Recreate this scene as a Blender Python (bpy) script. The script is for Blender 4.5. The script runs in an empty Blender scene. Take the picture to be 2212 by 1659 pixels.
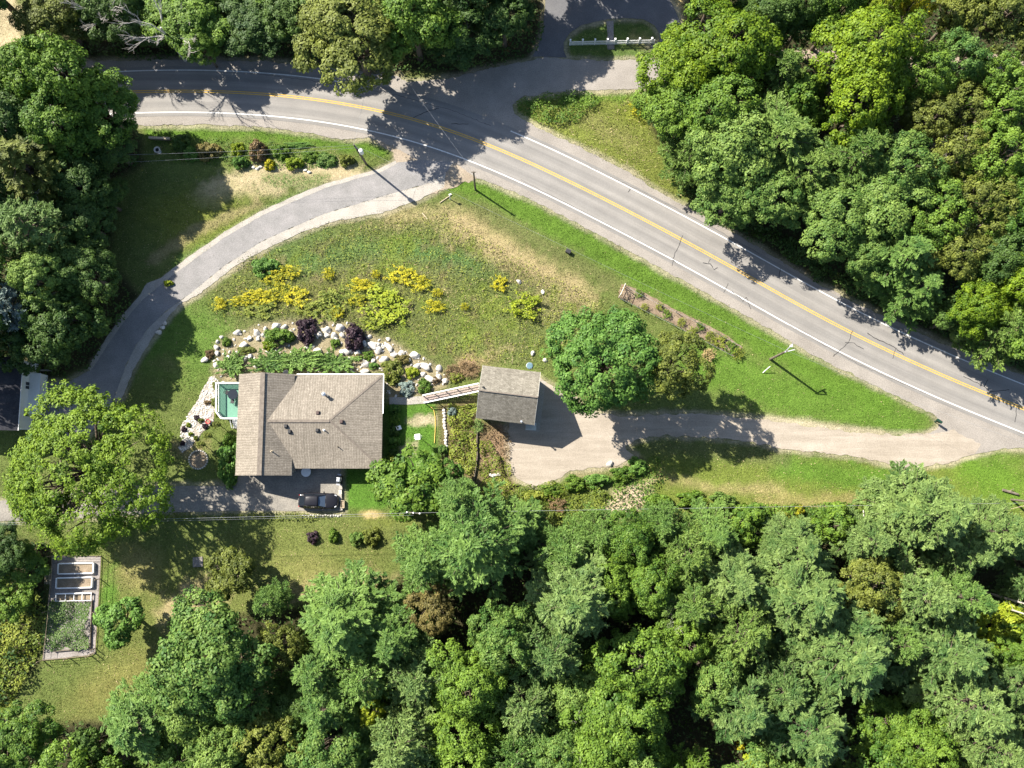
import bpy, bmesh, math, random
import numpy as np
from mathutils import Vector, Matrix, noise as mnoise
from mathutils.geometry import tessellate_polygon

# ------------------------------------------------------------------ camera, sky, sun, exposure
SC = bpy.context.scene
COL = SC.collection
H = 98.0                       # camera height over the ground (m)
PITCH = math.radians(6.64)     # the drone looks almost straight down, a little to the north
FPX = 1770.0                   # focal length for a 2212 px wide picture
cam_d = bpy.data.cameras.new("camera")
cam = bpy.data.objects.new("camera", cam_d)
COL.objects.link(cam)
cam.location = (0, 0, H)
cam.rotation_euler = (PITCH, 0, 0)
cam_d.sensor_width = 36.0
cam_d.lens = FPX / 2212 * 36.0
cam_d.clip_end = 2000
SC.camera = cam

SUN_EL = math.radians(41)
SHADOW = Vector((0.80, -0.60, 0)).normalized()      # shadows fall to the south-east
world = bpy.data.worlds.new("World")
SC.world = world
world.use_nodes = True
wn = world.node_tree
sky = wn.nodes.new("ShaderNodeTexSky")
sky.sky_type = 'NISHITA'
sky.sun_disc = False
sky.sun_elevation = SUN_EL
sky.sun_rotation = math.atan2(-SHADOW.x, -SHADOW.y)
sky.air_density = 1.0
wn.links.new(sky.outputs[0], wn.nodes["Background"].inputs[0])
wn.nodes["Background"].inputs[1].default_value = 0.07
sun_d = bpy.data.lights.new("sun", 'SUN')
sun_d.energy = 4.6
sun_d.angle = math.radians(0.5)
sun_d.color = (1.0, 0.93, 0.82)
sun = bpy.data.objects.new("sun", sun_d)
COL.objects.link(sun)
sun.rotation_euler = Vector((SHADOW.x * math.cos(SUN_EL), SHADOW.y * math.cos(SUN_EL), -math.sin(SUN_EL))).to_track_quat('-Z', 'Y').to_euler()
sun.location = (-60, 45, 70)
SC.view_settings.view_transform = 'Standard'
SC.view_settings.look = 'None'
SC.view_settings.gamma = 1
SC.view_settings.exposure = 1.6
SC.cycles.max_bounces = 6
SC.cycles.diffuse_bounces = 3
SC.cycles.transmission_bounces = 3

CP, SP = math.cos(PITCH), math.sin(PITCH)
random.seed(7)
RNG = np.random.default_rng(11)


def at(px, py, z=0.0):
    """the place at height z that a survey point (px, py) of the photograph marks"""
    u, v = px - 1106.0, 829.5 - py
    t = (H - z) / (FPX * CP - v * SP)
    return Vector((u * t, (v * CP + FPX * SP) * t, z))


def to_px(x, y):
    w = y * SP + H * CP
    return 1106.0 + FPX * x / w, 829.5 - FPX * (y * CP - H * SP) / w


def mpp(px, py, z=0.0):
    return (H - z) / (FPX * CP - (829.5 - py) * SP)


def tag(o, label=None, cat=None, group=None, kind=None):
    if label: o["label"] = label
    if cat: o["category"] = cat
    if group: o["group"] = group
    if kind: o["kind"] = kind
    return o


def empty(name, loc, rz=0.0):
    o = bpy.data.objects.new(name, None)
    COL.objects.link(o)
    o.location = loc
    o.rotation_euler = (0, 0, rz)
    o.empty_display_size = 0.3
    return o


def link_mesh(name, me, parent=None):
    o = bpy.data.objects.new(name, me)
    COL.objects.link(o)
    if parent: o.parent = parent
    return o


def copy_tree(o, parent=None):
    c = o.copy()
    COL.objects.link(c)
    if parent: c.parent = parent
    for ch in [x for x in bpy.data.objects if x.parent == o]:
        copy_tree(ch, c)
    return c


# ------------------------------------------------------------------ mesh builder
class MB:
    def __init__(self):
        self.v, self.f, self.uv = [], [], {}

    def face(self, pts, uvs=None):
        n = len(self.v)
        self.v += [tuple(p) for p in pts]
        self.f.append(tuple(range(n, n + len(pts))))
        if uvs: self.uv[len(self.f) - 1] = uvs
        return self

    def box(self, c, s, rz=0.0, taper=1.0, rot=None):
        n = len(self.v)
        m = rot if rot is not None else Matrix.Rotation(rz, 3, 'Z')
        for dz in (-.5, .5):
            k = taper if dz > 0 else 1.0
            for dx, dy in ((-.5, -.5), (.5, -.5), (.5, .5), (-.5, .5)):
                p = m @ Vector((dx * s[0] * k, dy * s[1] * k, dz * s[2])) + Vector(c)
                self.v.append(tuple(p))
        for q in ((3, 2, 1, 0), (4, 5, 6, 7), (0, 1, 5, 4), (1, 2, 6, 5), (2, 3, 7, 6), (3, 0, 4, 7)):
            self.f.append(tuple(n + i for i in q))
        return self

    def bar(self, p0, p1, w, h):
        p0, p1 = Vector(p0), Vector(p1)
        d = p1 - p0
        m = d.to_track_quat('X', 'Z').to_matrix()
        return self.box((p0 + p1) / 2, (d.length, w, h), rot=m)

    def tube(self, pts, rad, n=8, cap=True):
        pts = [Vector(p) for p in pts]
        rad = rad if isinstance(rad, (list, tuple)) else [rad] * len(pts)
        base = len(self.v)
        ref = None
        for i, p in enumerate(pts):
            d = (pts[min(i + 1, len(pts) - 1)] - pts[max(i - 1, 0)]).normalized()
            if ref is None:
                ref = d.orthogonal().normalized()
            ref = (ref - d * ref.dot(d)).normalized()
            b = d.cross(ref)
            for k in range(n):
                a = 2 * math.pi * k / n
                self.v.append(tuple(p + (ref * math.cos(a) + b * math.sin(a)) * rad[i]))
        for i in range(len(pts) - 1):
            for k in range(n):
                a0, a1 = base + i * n + k, base + i * n + (k + 1) % n
                self.f.append((a0, a1, a1 + n, a0 + n))
        if cap:
            self.f.append(tuple(base + k for k in range(n))[::-1])
            e = base + (len(pts) - 1) * n
            self.f.append(tuple(e + k for k in range(n)))
        return self

    def lathe(self, c, prof, n=16):
        """prof: (radius, z) from bottom to top, closed at both ends"""
        base = len(self.v)
        for r, z in prof:
            for k in range(n):
                a = 2 * math.pi * k / n
                self.v.append((c[0] + r * math.cos(a), c[1] + r * math.sin(a), c[2] + z))
        for i in range(len(prof) - 1):
            for k in range(n):
                a0, a1 = base + i * n + k, base + i * n + (k + 1) % n
                self.f.append((a0, a1, a1 + n, a0 + n))
        self.f.append(tuple(base + k for k in range(n))[::-1])
        e = base + (len(prof) - 1) * n
        self.f.append(tuple(e + k for k in range(n)))
        return self

    def prism(self, poly, z0, z1):
        """vertical prism over a polygon (counter-clockwise, any shape)"""
        n = len(poly)
        b = len(self.v)
        self.v += [(p[0], p[1], z0) for p in poly] + [(p[0], p[1], z1) for p in poly]
        for i in range(n):
            j = (i + 1) % n
            self.f.append((b + i, b + j, b + n + j, b + n + i))
        for t in tessellate_polygon([[Vector((p[0], p[1], 0)) for p in poly]]):
            a, c, d = t
            up = (Vector(poly[c][:2]) - Vector(poly[a][:2])).to_3d().cross((Vector(poly[d][:2]) - Vector(poly[a][:2])).to_3d()).z
            if up < 0: c, d = d, c
            self.f.append((b + n + a, b + n + c, b + n + d))
            self.f.append((b + a, b + d, b + c))
        return self

    def build(self, name, mat, parent=None, world=False, smooth=False, bevel=0.0):
        off = Vector((0, 0, 0))
        vs = self.v
        if parent is not None and world:
            inv = (Matrix.Translation(parent.location) @ parent.rotation_euler.to_matrix().to_4x4()).inverted()
            vs = [tuple(inv @ Vector(p)) for p in vs]
        me = bpy.data.meshes.new(name)
        me.from_pydata(vs, [], self.f)
        me.update()
        if self.uv:
            ul = me.uv_layers.new(name="UVMap")
            for i, p in enumerate(me.polygons):
                if i in self.uv:
                    for li, uv in zip(p.loop_indices, self.uv[i]):
                        ul.data[li].uv = uv
        if mat: me.materials.append(mat)
        if smooth:
            for p in me.polygons: p.use_smooth = True
        o = link_mesh(name, me, parent)
        if bevel:
            md = o.modifiers.new("bevel", 'BEVEL')
            md.width = bevel
            md.segments = 2
            md.limit_method = 'ANGLE'
        return o


# ------------------------------------------------------------------ materials
class NT:
    def __init__(self, name):
        self.m = bpy.data.materials.new(name)
        self.m.use_nodes = True
        self.t = self.m.node_tree
        self.b = self.t.nodes["Principled BSDF"]
        self.out = self.t.nodes["Material Output"]

    def n(self, typ, **kw):
        nd = self.t.nodes.new(typ)
        for k, v in kw.items():
            if k.startswith("i_"):
                key = k[2:]
                nd.inputs[int(key) if key.isdigit() else key.replace("_", " ")].default_value = v
            else:
                setattr(nd, k, v)
        return nd

    def l(self, a, b):
        self.t.links.new(a, b)

    def pos(self):
        return self.n("ShaderNodeNewGeometry").outputs["Position"]

    def obj(self):
        return self.n("ShaderNodeTexCoord").outputs["Object"]

    def noise(self, vec, scale, detail=4, rough=.6):
        nd = self.n("ShaderNodeTexNoise", i_Scale=scale, i_Detail=detail, i_Roughness=rough)
        self.l(vec, nd.inputs["Vector"])
        return nd.outputs["Fac"]

    def ramp(self, fac, stops):
        r = self.n("ShaderNodeValToRGB")
        el = r.color_ramp.elements
        while len(el) < len(stops): el.new(0.5)
        for e, (p, c) in zip(el, stops):
            e.position = p
            e.color = (*c, 1) if len(c) == 3 else c
        self.l(fac, r.inputs[0])
        return r.outputs[0]

    def mix(self, fac, a, b, mode='MIX'):
        x = self.n("ShaderNodeMix", data_type='RGBA', blend_type=mode)
        for sock, val in ((x.inputs[0], fac), (x.inputs[6], a), (x.inputs[7], b)):
            if isinstance(val, (int, float)): sock.default_value = val
            elif isinstance(val, tuple): sock.default_value = (*val, 1) if len(val) == 3 else val
            else: self.l(val, sock)
        return x.outputs[2]

    def math(self, op, a, b=0.0, clamp=False):
        x = self.n("ShaderNodeMath", operation=op, use_clamp=clamp)
        for sock, val in ((x.inputs[0], a), (x.inputs[1], b)):
            if isinstance(val, (int, float)): sock.default_value = val
            else: self.l(val, sock)
        return x.outputs[0]

    def maprange(self, v, a, b, c, d):
        x = self.n("ShaderNodeMapRange", clamp=True)
        self.l(v, x.inputs[0])
        for i, q in enumerate((a, b, c, d)): x.inputs[i + 1].default_value = q
        return x.outputs[0]

    def bump(self, h, strength=.4, dist=.05):
        x = self.n("ShaderNodeBump", i_Strength=strength, i_Distance=dist)
        self.l(h, x.inputs["Height"])
        self.l(x.outputs[0], self.b.inputs["Normal"])

    def done(self, col, rough=.9, spec=.25, metal=0.0):
        if isinstance(col, tuple): self.b.inputs["Base Color"].default_value = (*col, 1)
        else: self.l(col, self.b.inputs["Base Color"])
        self.b.inputs["Roughness"].default_value = rough
        self.b.inputs["Specular IOR Level"].default_value = spec
        self.b.inputs["Metallic"].default_value = metal
        return self.m


def rutted(name, c1, c2, c3):
    """gravel worn into long faint tracks"""
    t = NT(name)
    p = t.pos()
    mp = t.n("ShaderNodeMapping")
    mp.inputs["Scale"].default_value = (.09, 1.0, 1)
    mp.inputs["Rotation"].default_value = (0, 0, .04)
    t.l(p, mp.inputs[0])
    col = t.ramp(t.noise(mp.outputs[0], 1.1, 5, .65), [(.35, c1), (.65, c2)])
    col = t.mix(.9, col, t.ramp(t.noise(p, .35, 5, .7), [(.3, (.86, .85, .83)), (.7, (1.1, 1.1, 1.1))]), 'MULTIPLY')
    g = t.noise(p, 7.5, 4, .75)
    col = t.mix(1.0, col, t.ramp(g, [(.25, (.7, .7, .7)), (.75, (1.25, 1.25, 1.25))]), 'MULTIPLY')
    col = t.mix(t.maprange(t.noise(p, 2.6, 5, .8), .60, .70, 0, .6), col, c3)
    t.bump(g, .4, .03)
    return t.done(col, .95, .15)


def speck(name, c1, c2, s1=.6, s2=9.0, rough=.95, bump=.3, c3=None, local=False, spec=.2):
    """two-colour large mottling with a fine grain; c3 adds scattered flecks"""
    t = NT(name)
    p = t.obj() if local else t.pos()
    col = t.ramp(t.noise(p, s1, 5, .65), [(.35, c1), (.65, c2)])
    g = t.noise(p, s2, 3, .7)
    col = t.mix(1.0, col, t.ramp(g, [(.25, (.62, .62, .62)), (.75, (1.3, 1.3, 1.3))]), 'MULTIPLY')
    if c3:
        col = t.mix(t.maprange(t.noise(p, s2 * .45, 4, .8), .6, .68, 0, .8), col, c3)
    t.bump(g, bump, .03)
    return t.done(col, rough, spec)


def plain(name, c, rough=.6, spec=.4, metal=0.0, var=.12, scale=6.0):
    t = NT(name)
    k = t.noise(t.obj(), scale, 4, .6)
    lo = tuple(x * (1 - var) for x in c)
    hi = tuple(min(1, x * (1 + var)) for x in c)
    return t.done(t.ramp(k, [(.3, lo), (.7, hi)]), rough, spec, metal)


def leafmat(name, lo, hi, trans=.17, rough=.6):
    """leaf colour runs from lo to hi with the leaf's own tint"""
    t = NT(name)
    a = t.n("ShaderNodeAttribute", attribute_name="tint")
    r = t.n("ShaderNodeObjectInfo").outputs["Random"]
    f = t.math('ADD', a.outputs["Fac"], t.math('MULTIPLY', t.math('SUBTRACT', r, .5), .42))
    mid = tuple((x + y) / 2 * .96 for x, y in zip(lo, hi))
    c = t.ramp(f, [(0.0, lo), (.5, mid), (1.0, hi)])
    t.done(c, rough, .25)
    tr = t.n("ShaderNodeBsdfTranslucent")
    t.l(t.mix(1.0, c, (1.15, 1.2, .6), 'MULTIPLY'), tr.inputs["Color"])
    mx = t.n("ShaderNodeMixShader", i_0=trans)
    t.l(t.b.outputs[0], mx.inputs[1])
    t.l(tr.outputs[0], mx.inputs[2])
    t.l(mx.outputs[0], t.out.inputs["Surface"])
    return t.m


M = {}
M['maple'] = leafmat("maple_leaf", (0.034, 0.088, 0.011), (0.145, 0.235, 0.026))
M['bright'] = leafmat("yellow_green_leaf", (0.05, 0.105, 0.006), (0.18, 0.26, 0.01))
M['dark'] = leafmat("dark_leaf", (0.025, 0.062, 0.014), (0.075, 0.13, 0.022))
M['silver'] = leafmat("silver_green_leaf", (0.042, 0.105, 0.018), (0.17, 0.252, 0.05))
M['bigmaple'] = leafmat("big_maple_leaf", (0.022, 0.074, 0.01), (0.15, 0.23, 0.014))
M['olive'] = leafmat("olive_leaf", (0.055, 0.075, 0.013), (0.18, 0.21, 0.036))
M['pine'] = leafmat("pine_needle", (0.036, 0.098, 0.018), (0.16, 0.262, 0.054), .15)
M['blue'] = leafmat("blue_pine_needle", (0.045, 0.105, 0.026), (0.182, 0.262, 0.07), .15)
M['spruce'] = leafmat("blue_spruce_needle", (.10, .15, .13), (.24, .30, .27), .1)
M['round'] = leafmat("deep_green_leaf", (0.035, 0.1, 0.016), (0.135, 0.25, 0.042))
M['red'] = leafmat("reddish_leaf", (0.08, 0.08, 0.025), (0.2, 0.165, 0.05))
M['purple'] = leafmat("purple_leaf", (.022, .014, .020), (.075, .045, .062), .15)
M['gold'] = leafmat("goldenrod_flower", (0.085, 0.14, 0.015), (0.52, 0.46, 0.02), .2)
M['lime'] = leafmat("lime_leaf", (.10, .17, .012), (.28, .33, .02))
M['vine'] = leafmat("vine_leaf", (0.075, 0.12, 0.014), (0.25, 0.28, 0.04))
M['rust'] = leafmat("rusty_leaf", (0.09, 0.065, 0.03), (0.22, 0.15, 0.075))
M['fern'] = leafmat("feathery_leaf", (0.07, 0.13, 0.035), (0.17, 0.26, 0.07))
M['straw'] = leafmat("straw", (.22, .16, .07), (.45, .34, .17), .2)
M['bark'] = speck("bark", (.09, .07, .05), (.16, .13, .10), 2, 14, .95, .6, local=True)
M['dead'] = speck("dead_wood", (.36, .33, .29), (.52, .49, .45), 2, 14, .9, .4, local=True)
M['pole'] = speck("pole_wood", (.10, .085, .065), (.20, .17, .13), 2, 20, .9, .4, local=True)
M['asphalt'] = None
M['gravel'] = rutted("pale_gravel", (0.265, 0.231, 0.188), (0.343, 0.302, 0.251), (0.205, 0.180, 0.128))
M['dirt'] = speck("sandy_dirt", (0.251, 0.205, 0.152), (0.312, 0.262, 0.201), .5, 6, .95, .4, (0.152, 0.129, 0.076))
M['shoulder'] = speck("road_shoulder", (0.220, 0.201, 0.179), (0.274, 0.251, 0.224), .35, 9, .95, .3, (0.152, 0.137, 0.114))
M['drive'] = speck("old_asphalt", (0.184, 0.180, 0.175), (0.243, 0.233, 0.229), .45, 10, .95, .3, (0.127, 0.127, 0.127))
M['darkdrive'] = speck("dark_asphalt", (.105, .105, .112), (.135, .135, .14), .4, 10, .95, .3)
M['concrete'] = speck("concrete", (0.289, 0.270, 0.239), (0.357, 0.334, 0.296), .6, 10, .95, .2)
M['court'] = speck("worn_paving", (0.182, 0.171, 0.152), (0.251, 0.232, 0.201), .7, 6, .95, .3, (0.129, 0.118, 0.099))
M['stonebed'] = speck("stone_mulch", (0.258, 0.228, 0.190), (0.365, 0.334, 0.289), 1.5, 6, .95, .8, (0.122, 0.099, 0.076))
M['mulch'] = speck("bark_mulch", (0.165, 0.122, 0.083), (0.254, 0.199, 0.144), 1, 7, .95, .6, (0.077, 0.061, 0.043))
M['soil'] = speck("bed_soil", (0.194, 0.154, 0.103), (0.277, 0.220, 0.159), 1.2, 8, .95, .5)
M['greygravel'] = speck("grey_gravel", (0.198, 0.179, 0.163), (0.274, 0.251, 0.236), .9, 7, .95, .5, (0.114, 0.099, 0.084))
M['boulder'] = speck("boulder_stone", (.42, .395, .35), (.60, .575, .53), 1.6, 8, .9, .5, local=True)
M['white'] = plain("white_paint", (.78, .78, .77), .5, .4, 0, .05)
M['yellowline'] = speck("yellow_road_paint", (.52, .32, .045), (.60, .38, .06), 2, 14, .8, .1)
M['whiteline'] = speck("white_road_paint", (0.546, 0.546, 0.528), (0.669, 0.669, 0.651), 2, 14, .8, .1)
M['tar'] = plain("crack_tar", (.03, .03, .032), .6, .3)
M['siding'] = plain("pale_siding", (.50, .49, .45), .7, .3, 0, .06)
M['brick'] = None
M['black'] = plain("black_metal", (.025, .025, .027), .5, .4)
M['ventbrown'] = plain("vent_brown", (.075, .05, .045), .6, .3)
M['grey'] = plain("grey_metal", (.32, .33, .35), .45, .5, .3)
M['zinc'] = plain("zinc_metal", (.62, .64, .67), .35, .5, .7)
M['deckgreen'] = plain("deck_green", (.11, .25, .18), .7, .3, 0, .06, 3)
M['wood'] = plain("weathered_wood", (.24, .19, .14), .85, .2, 0, .25, 8)
M['palewood'] = plain("pale_wood", (.44, .37, .26), .85, .2, 0, .2, 8)
M['ramp'] = plain("weathered_planks", (.31, .25, .225), .85, .2, 0, .2, 8)
M['glassdark'] = plain("dark_glass", (.02, .024, .03), .08, .6, 0, .1)
M['bluelid'] = plain("faded_blue_plastic", (0.091, 0.168, 0.210), .6, .4)
M['redpot'] = plain("red_ceramic", (.42, .05, .05), .5, .4)
M['darkgreen'] = plain("dark_green_plastic", (.012, .045, .03), .5, .4)
M['darkroof'] = speck("dark_shingle", (.035, .036, .045), (.055, .056, .065), 1, 8, .9, .4)
M['tin'] = plain("pale_blue_panel", (.50, .57, .62), .5, .4)
M['orange'] = plain("yellow_hose", (.55, .42, .10), .6, .4)


def brick_mat():
    t = NT("red_brick")
    b = t.n("ShaderNodeTexBrick", i_Color1=(.20, .065, .05, 1), i_Color2=(.27, .10, .075, 1), i_Mortar=(.3, .28, .25, 1), i_Scale=4.0)
    t.l(t.obj(), b.inputs["Vector"])
    return t.done(b.outputs["Color"], .9)


M['brick'] = brick_mat()


def shingle(name, c1, c2, c3, wavy=True):
    """laminated shingles: courses across the slope, with a drifting mottle between tabs"""
    t = NT(name)
    uv = t.n("ShaderNodeTexCoord").outputs["UV"]
    nz = t.n("ShaderNodeTexNoise", i_Scale=1.1, i_Detail=2.0)
    t.l(uv, nz.inputs["Vector"])
    wob = t.n("ShaderNodeVectorMath", operation='MULTIPLY_ADD')
    t.l(nz.outputs["Color"], wob.inputs[0])
    wob.inputs[1].default_value = (.30, .10, 0)
    t.l(uv, wob.inputs[2])
    br = t.n("ShaderNodeTexBrick", i_Color1=(*c1, 1), i_Color2=(*c2, 1), i_Mortar=(*c3, 1), i_Scale=1.0)
    br.offset = .37
    br.inputs["Mortar Size"].default_value = .012
    br.inputs["Mortar Smooth"].default_value = .3
    br.inputs["Brick Width"].default_value = .33
    br.inputs["Row Height"].default_value = .19
    br.inputs["Bias"].default_value = .1
    t.l(wob.outputs[0], br.inputs["Vector"])
    col = br.outputs["Color"]
    if wavy:
        w = t.n("ShaderNodeTexWave", wave_type='BANDS', bands_direction='X', i_Scale=1.05, i_Distortion=5.0, i_Detail=2.0)
        w.inputs["Detail Scale"].default_value = .8
        t.l(uv, w.inputs["Vector"])
        col = t.mix(.45, col, t.ramp(w.outputs["Fac"], [(.1, (.70, .68, .66)), (.8, (1.15, 1.15, 1.15))]), 'MULTIPLY')
    g = t.noise(uv, 6.0, 3, .8)
    col = t.mix(.8, col, t.ramp(g, [(.25, (.62, .62, .62)), (.75, (1.35, 1.35, 1.35))]), 'MULTIPLY')
    col = t.mix(.5, col, t.ramp(t.noise(uv, .25, 3, .6), [(.3, (.85, .85, .85)), (.7, (1.12, 1.12, 1.12))]), 'MULTIPLY')
    mp = t.n("ShaderNodeMapping")
    mp.inputs["Scale"].default_value = (1.3, .14, 1)
    t.l(uv, mp.inputs[0])
    col = t.mix(.8, col, t.ramp(t.noise(mp.outputs[0], 1.4, 4, .65), [(.35, (.84, .84, .83)), (.62, (1.07, 1.07, 1.07))]), 'MULTIPLY')
    t.bump(br.outputs["Fac"], -.5, .02)
    return t.done(col, .92, .2)


M['shingle'] = shingle("tan_shingle", (.186, .164, .134), (.246, .218, .180), (.125, .11, .092))
M['shingle2'] = shingle("grey_shingle", (0.146, 0.134, 0.110), (0.237, 0.220, 0.185), (0.100, 0.089, 0.075), False)
M['ridge'] = plain("ridge_shingle", (0.160, 0.137, 0.114), .92, .2, 0, .25, 3)

# ------------------------------------------------------------------ ground: survey shapes in photograph points
def vnoise(x, y, scale, seed):
    g = np.random.default_rng(seed).random((256, 256))
    u, v = np.asarray(x) / scale, np.asarray(y) / scale
    iu, iv = np.floor(u).astype(int), np.floor(v).astype(int)
    fu, fv = u - iu, v - iv
    fu, fv = fu * fu * (3 - 2 * fu), fv * fv * (3 - 2 * fv)
    q = lambda a, b: g[a & 255, b & 255]
    return (q(iu, iv) * (1 - fu) + q(iu + 1, iv) * fu) * (1 - fv) + (q(iu, iv + 1) * (1 - fu) + q(iu + 1, iv + 1) * fu) * fv


def fbm(x, y, scale, seed):
    return .5 * vnoise(x, y, scale, seed) + .3 * vnoise(x, y, scale * .47, seed + 1) + .2 * vnoise(x, y, scale * .21, seed + 2)


def sd_poly(px, py, poly):
    d = np.full(px.shape, 1e9)
    ins = np.zeros(px.shape, bool)
    n = len(poly)
    for i in range(n):
        x0, y0 = poly[i]
        x1, y1 = poly[(i + 1) % n]
        ex, ey = x1 - x0, y1 - y0
        t = np.clip(((px - x0) * ex + (py - y0) * ey) / (ex * ex + ey * ey + 1e-9), 0, 1)
        d = np.minimum(d, (px - x0 - t * ex) ** 2 + (py - y0 - t * ey) ** 2)
        c = ((y0 > py) != (y1 > py)) & (px < (x1 - x0) * (py - y0) / (y1 - y0 + 1e-12) + x0)
        ins ^= c
    d = np.sqrt(d)
    return np.where(ins, d, -d)


def sd_line(px, py, pts, w):
    d = np.full(px.shape, 1e9)
    for (x0, y0), (x1, y1) in zip(pts, pts[1:]):
        ex, ey = x1 - x0, y1 - y0
        t = np.clip(((px - x0) * ex + (py - y0) * ey) / (ex * ex + ey * ey + 1e-9), 0, 1)
        d = np.minimum(d, (px - x0 - t * ex) ** 2 + (py - y0 - t * ey) ** 2)
    return w - np.sqrt(d)


def sd_ell(px, py, cx, cy, rx, ry, ang=0):
    c, s = math.cos(math.radians(ang)), math.sin(math.radians(ang))
    x, y = (px - cx) * c + (py - cy) * s, -(px - cx) * s + (py - cy) * c
    return (1 - np.sqrt((x / rx) ** 2 + (y / ry) ** 2)) * min(rx, ry)


CENTRE = [(-420, 330), (-250, 278), (-100, 238), (0, 219), (100, 208), (233, 200), (366, 195), (486, 197), (549, 200), (671, 211), (766, 226.6), (820, 237),
          (894, 255), (958, 275), (1035, 303), (1105, 333), (1174, 363.5), (1261, 407), (1353, 454), (1481, 521), (1663, 623),
          (1773, 687), (1927, 763), (2060, 823), (2211, 883), (2400, 958), (2600, 1040)]
SH_UP = [(-420, 250), (-100, 168), (60, 143), (195, 132), (358, 129), (566, 132), (728, 146), (856, 164), (880, 178), (980, 168), (1060, 146), (1120, 136), (1145, 131), (1180, 122), (1215, 127),
         (1300, 131), (1410, 127), (1470, 135), (1470, 190), (1400, 191), (1330, 193), (1253, 196), (1180, 201), (1128, 210), (1108, 226), (1112, 245), (1163, 276), (1286, 334), (1360, 372), (1440, 425), (1512, 461), (1580, 500),
         (1663, 549), (1765, 612), (1863, 662), (1960, 705), (2029, 740), (2110, 772), (2211, 812), (2400, 885), (2600, 965)]
SH_LO = [(-420, 420), (-250, 365), (-100, 318), (0, 295), (120, 280), (230, 272), (312, 270), (435, 269), (566, 273), (676, 289), (738, 301), (796, 297), (853, 319), (856, 350), (900, 372), (962, 374),
         (1010, 380), (1060, 394), (1112, 415), (1199, 456), (1327, 525), (1481, 609), (1663, 711), (1773, 776), (1860, 818), (1947, 862), (2020, 897), (2032, 912), (2026, 926), (2003, 938), (1960, 1000), (2100, 984), (2157, 970), (2211, 969), (2400, 1010), (2600, 1060)]
SHOULDER = SH_UP + SH_LO[::-1]
LDRIVE = [(905, 345), (980, 350), (962, 375), (930, 395), (856, 415), (779, 438), (702, 461), (625, 494), (566, 521), (486, 573), (420, 627), (358, 673), (320, 709), (294, 745), (271, 791), (256, 832), (248, 856), (225, 905), (190, 940), (95, 940), (90, 830),
          (154, 822), (197, 799), (205, 783), (238, 732), (271, 686), (307, 645), (353, 607), (407, 566), (486, 509), (566, 463), (651, 425), (707, 402), (770, 384), (820, 370), (855, 352)]
LBAND = [(962, 374), (958, 404), (899, 435), (820, 461), (728, 476), (651, 502), (574, 537), (499, 581), (435, 632), (384, 660), (333, 724), (300, 776), (284, 806), (276, 832), (262, 862), (246, 858),
         (256, 832), (271, 791), (294, 745), (320, 709), (358, 673), (420, 627), (486, 573), (566, 521), (625, 494), (702, 461), (779, 438), (856, 415), (930, 395)]
LBAND2 = [(855, 347), (820, 364), (770, 378), (704, 396), (648, 418), (560, 458), (480, 504), (400, 560), (346, 601), (318, 612), (300, 640), (264, 681), (231, 728), (199, 779), (190, 796), (197, 801), (207, 785), (240, 734), (273, 688), (309, 647), (355, 609), (409, 568), (488, 511), (568, 465), (653, 427), (709, 404), (772, 386), (822, 372), (857, 354)]
RDRIVE = [(1100, 880), (1160, 815), (1179, 826), (1232, 850), (1262, 884), (1340, 900), (1400, 897), (1481, 893), (1560, 897), (1660, 909), (1722, 916), (1824, 932), (1927, 939), (2003, 938), (2060, 930), (2120, 960), (2106, 981), (2055, 998), (1978, 1012),
          (1947, 1008), (1875, 991), (1773, 978), (1683, 968), (1635, 957), (1532, 944), (1430, 940), (1376, 950), (1350, 966), (1372, 984), (1335, 1006), (1290, 1010), (1225, 1019), (1199, 1039), (1153, 1051), (1123, 1037), (1105, 1016), (1097, 957)]
SDRIVE = [(330, 1052), (400, 1050), (512, 1050), (512, 1012), (735, 1008), (738, 1050), (741, 1103), (640, 1104), (560, 1103), (470, 1104), (330, 1108), (200, 1118), (0, 1126), (-80, 1128), (-80, 1085), (0, 1082), (200, 1060)]
LOOP_OUT = [(1150, 122), (1162, 100), (1173, 70), (1178, 0), (1185, -60), (1190, -140), (1420, -140), (1420, -30), (1447, 0), (1460, 25), (1468, 45), (1473, 60), (1440, 90), (1425, 120), (1403, 100), (1425, 88), (1424, 74), (1414, 55), (1390, 42), (1350, 39), (1312, 42), (1257, 53), (1230, 72), (1218, 92), (1218, 110), (1224, 124)]
TRACK = [(1630, 108), (1700, 107), (1760, 108), (1900, 118), (2080, 126), (2130, 118), (2240, 112), (2420, 110), (2420, 150), (2240, 150), (2150, 150), (2080, 150), (1900, 138), (1730, 128), (1700, 124), (1630, 124)]
HOUSE = [(511, 806), (829, 806), (827, 1014), (634, 1014), (632, 1030), (509, 1030)]
GARAGE = [(1041, 787), (1168, 804), (1155, 918), (1027, 904)]
GARDEN = [(113, 1201), (218, 1201), (214, 1260), (206, 1413), (92, 1426), (96, 1390), (103, 1310)]
NBED = [(1343, 612), (1384, 627), (1468, 673), (1558, 717), (1604, 750), (1589, 773), (1548, 748), (1480, 714), (1414, 678), (1335, 643)]
RBED = [(453, 814), (463, 812), (476, 828), (470, 850), (470, 880), (460, 900), (462, 912), (435, 937), (410, 968), (394, 978), (386, 968), (394, 955), (389, 937), (394, 916), (415, 883), (430, 862), (435, 847)]
ROCKS = [(455, 800), (466, 745), (500, 722), (560, 700), (640, 690), (745, 692), (800, 715), (860, 745), (930, 780), (975, 812), (965, 835), (918, 852), (834, 872), (826, 806), (514, 806), (512, 830), (478, 828)]
PAVED = [SHOULDER, LDRIVE, LBAND, RDRIVE, SDRIVE, LOOP_OUT]
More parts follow.
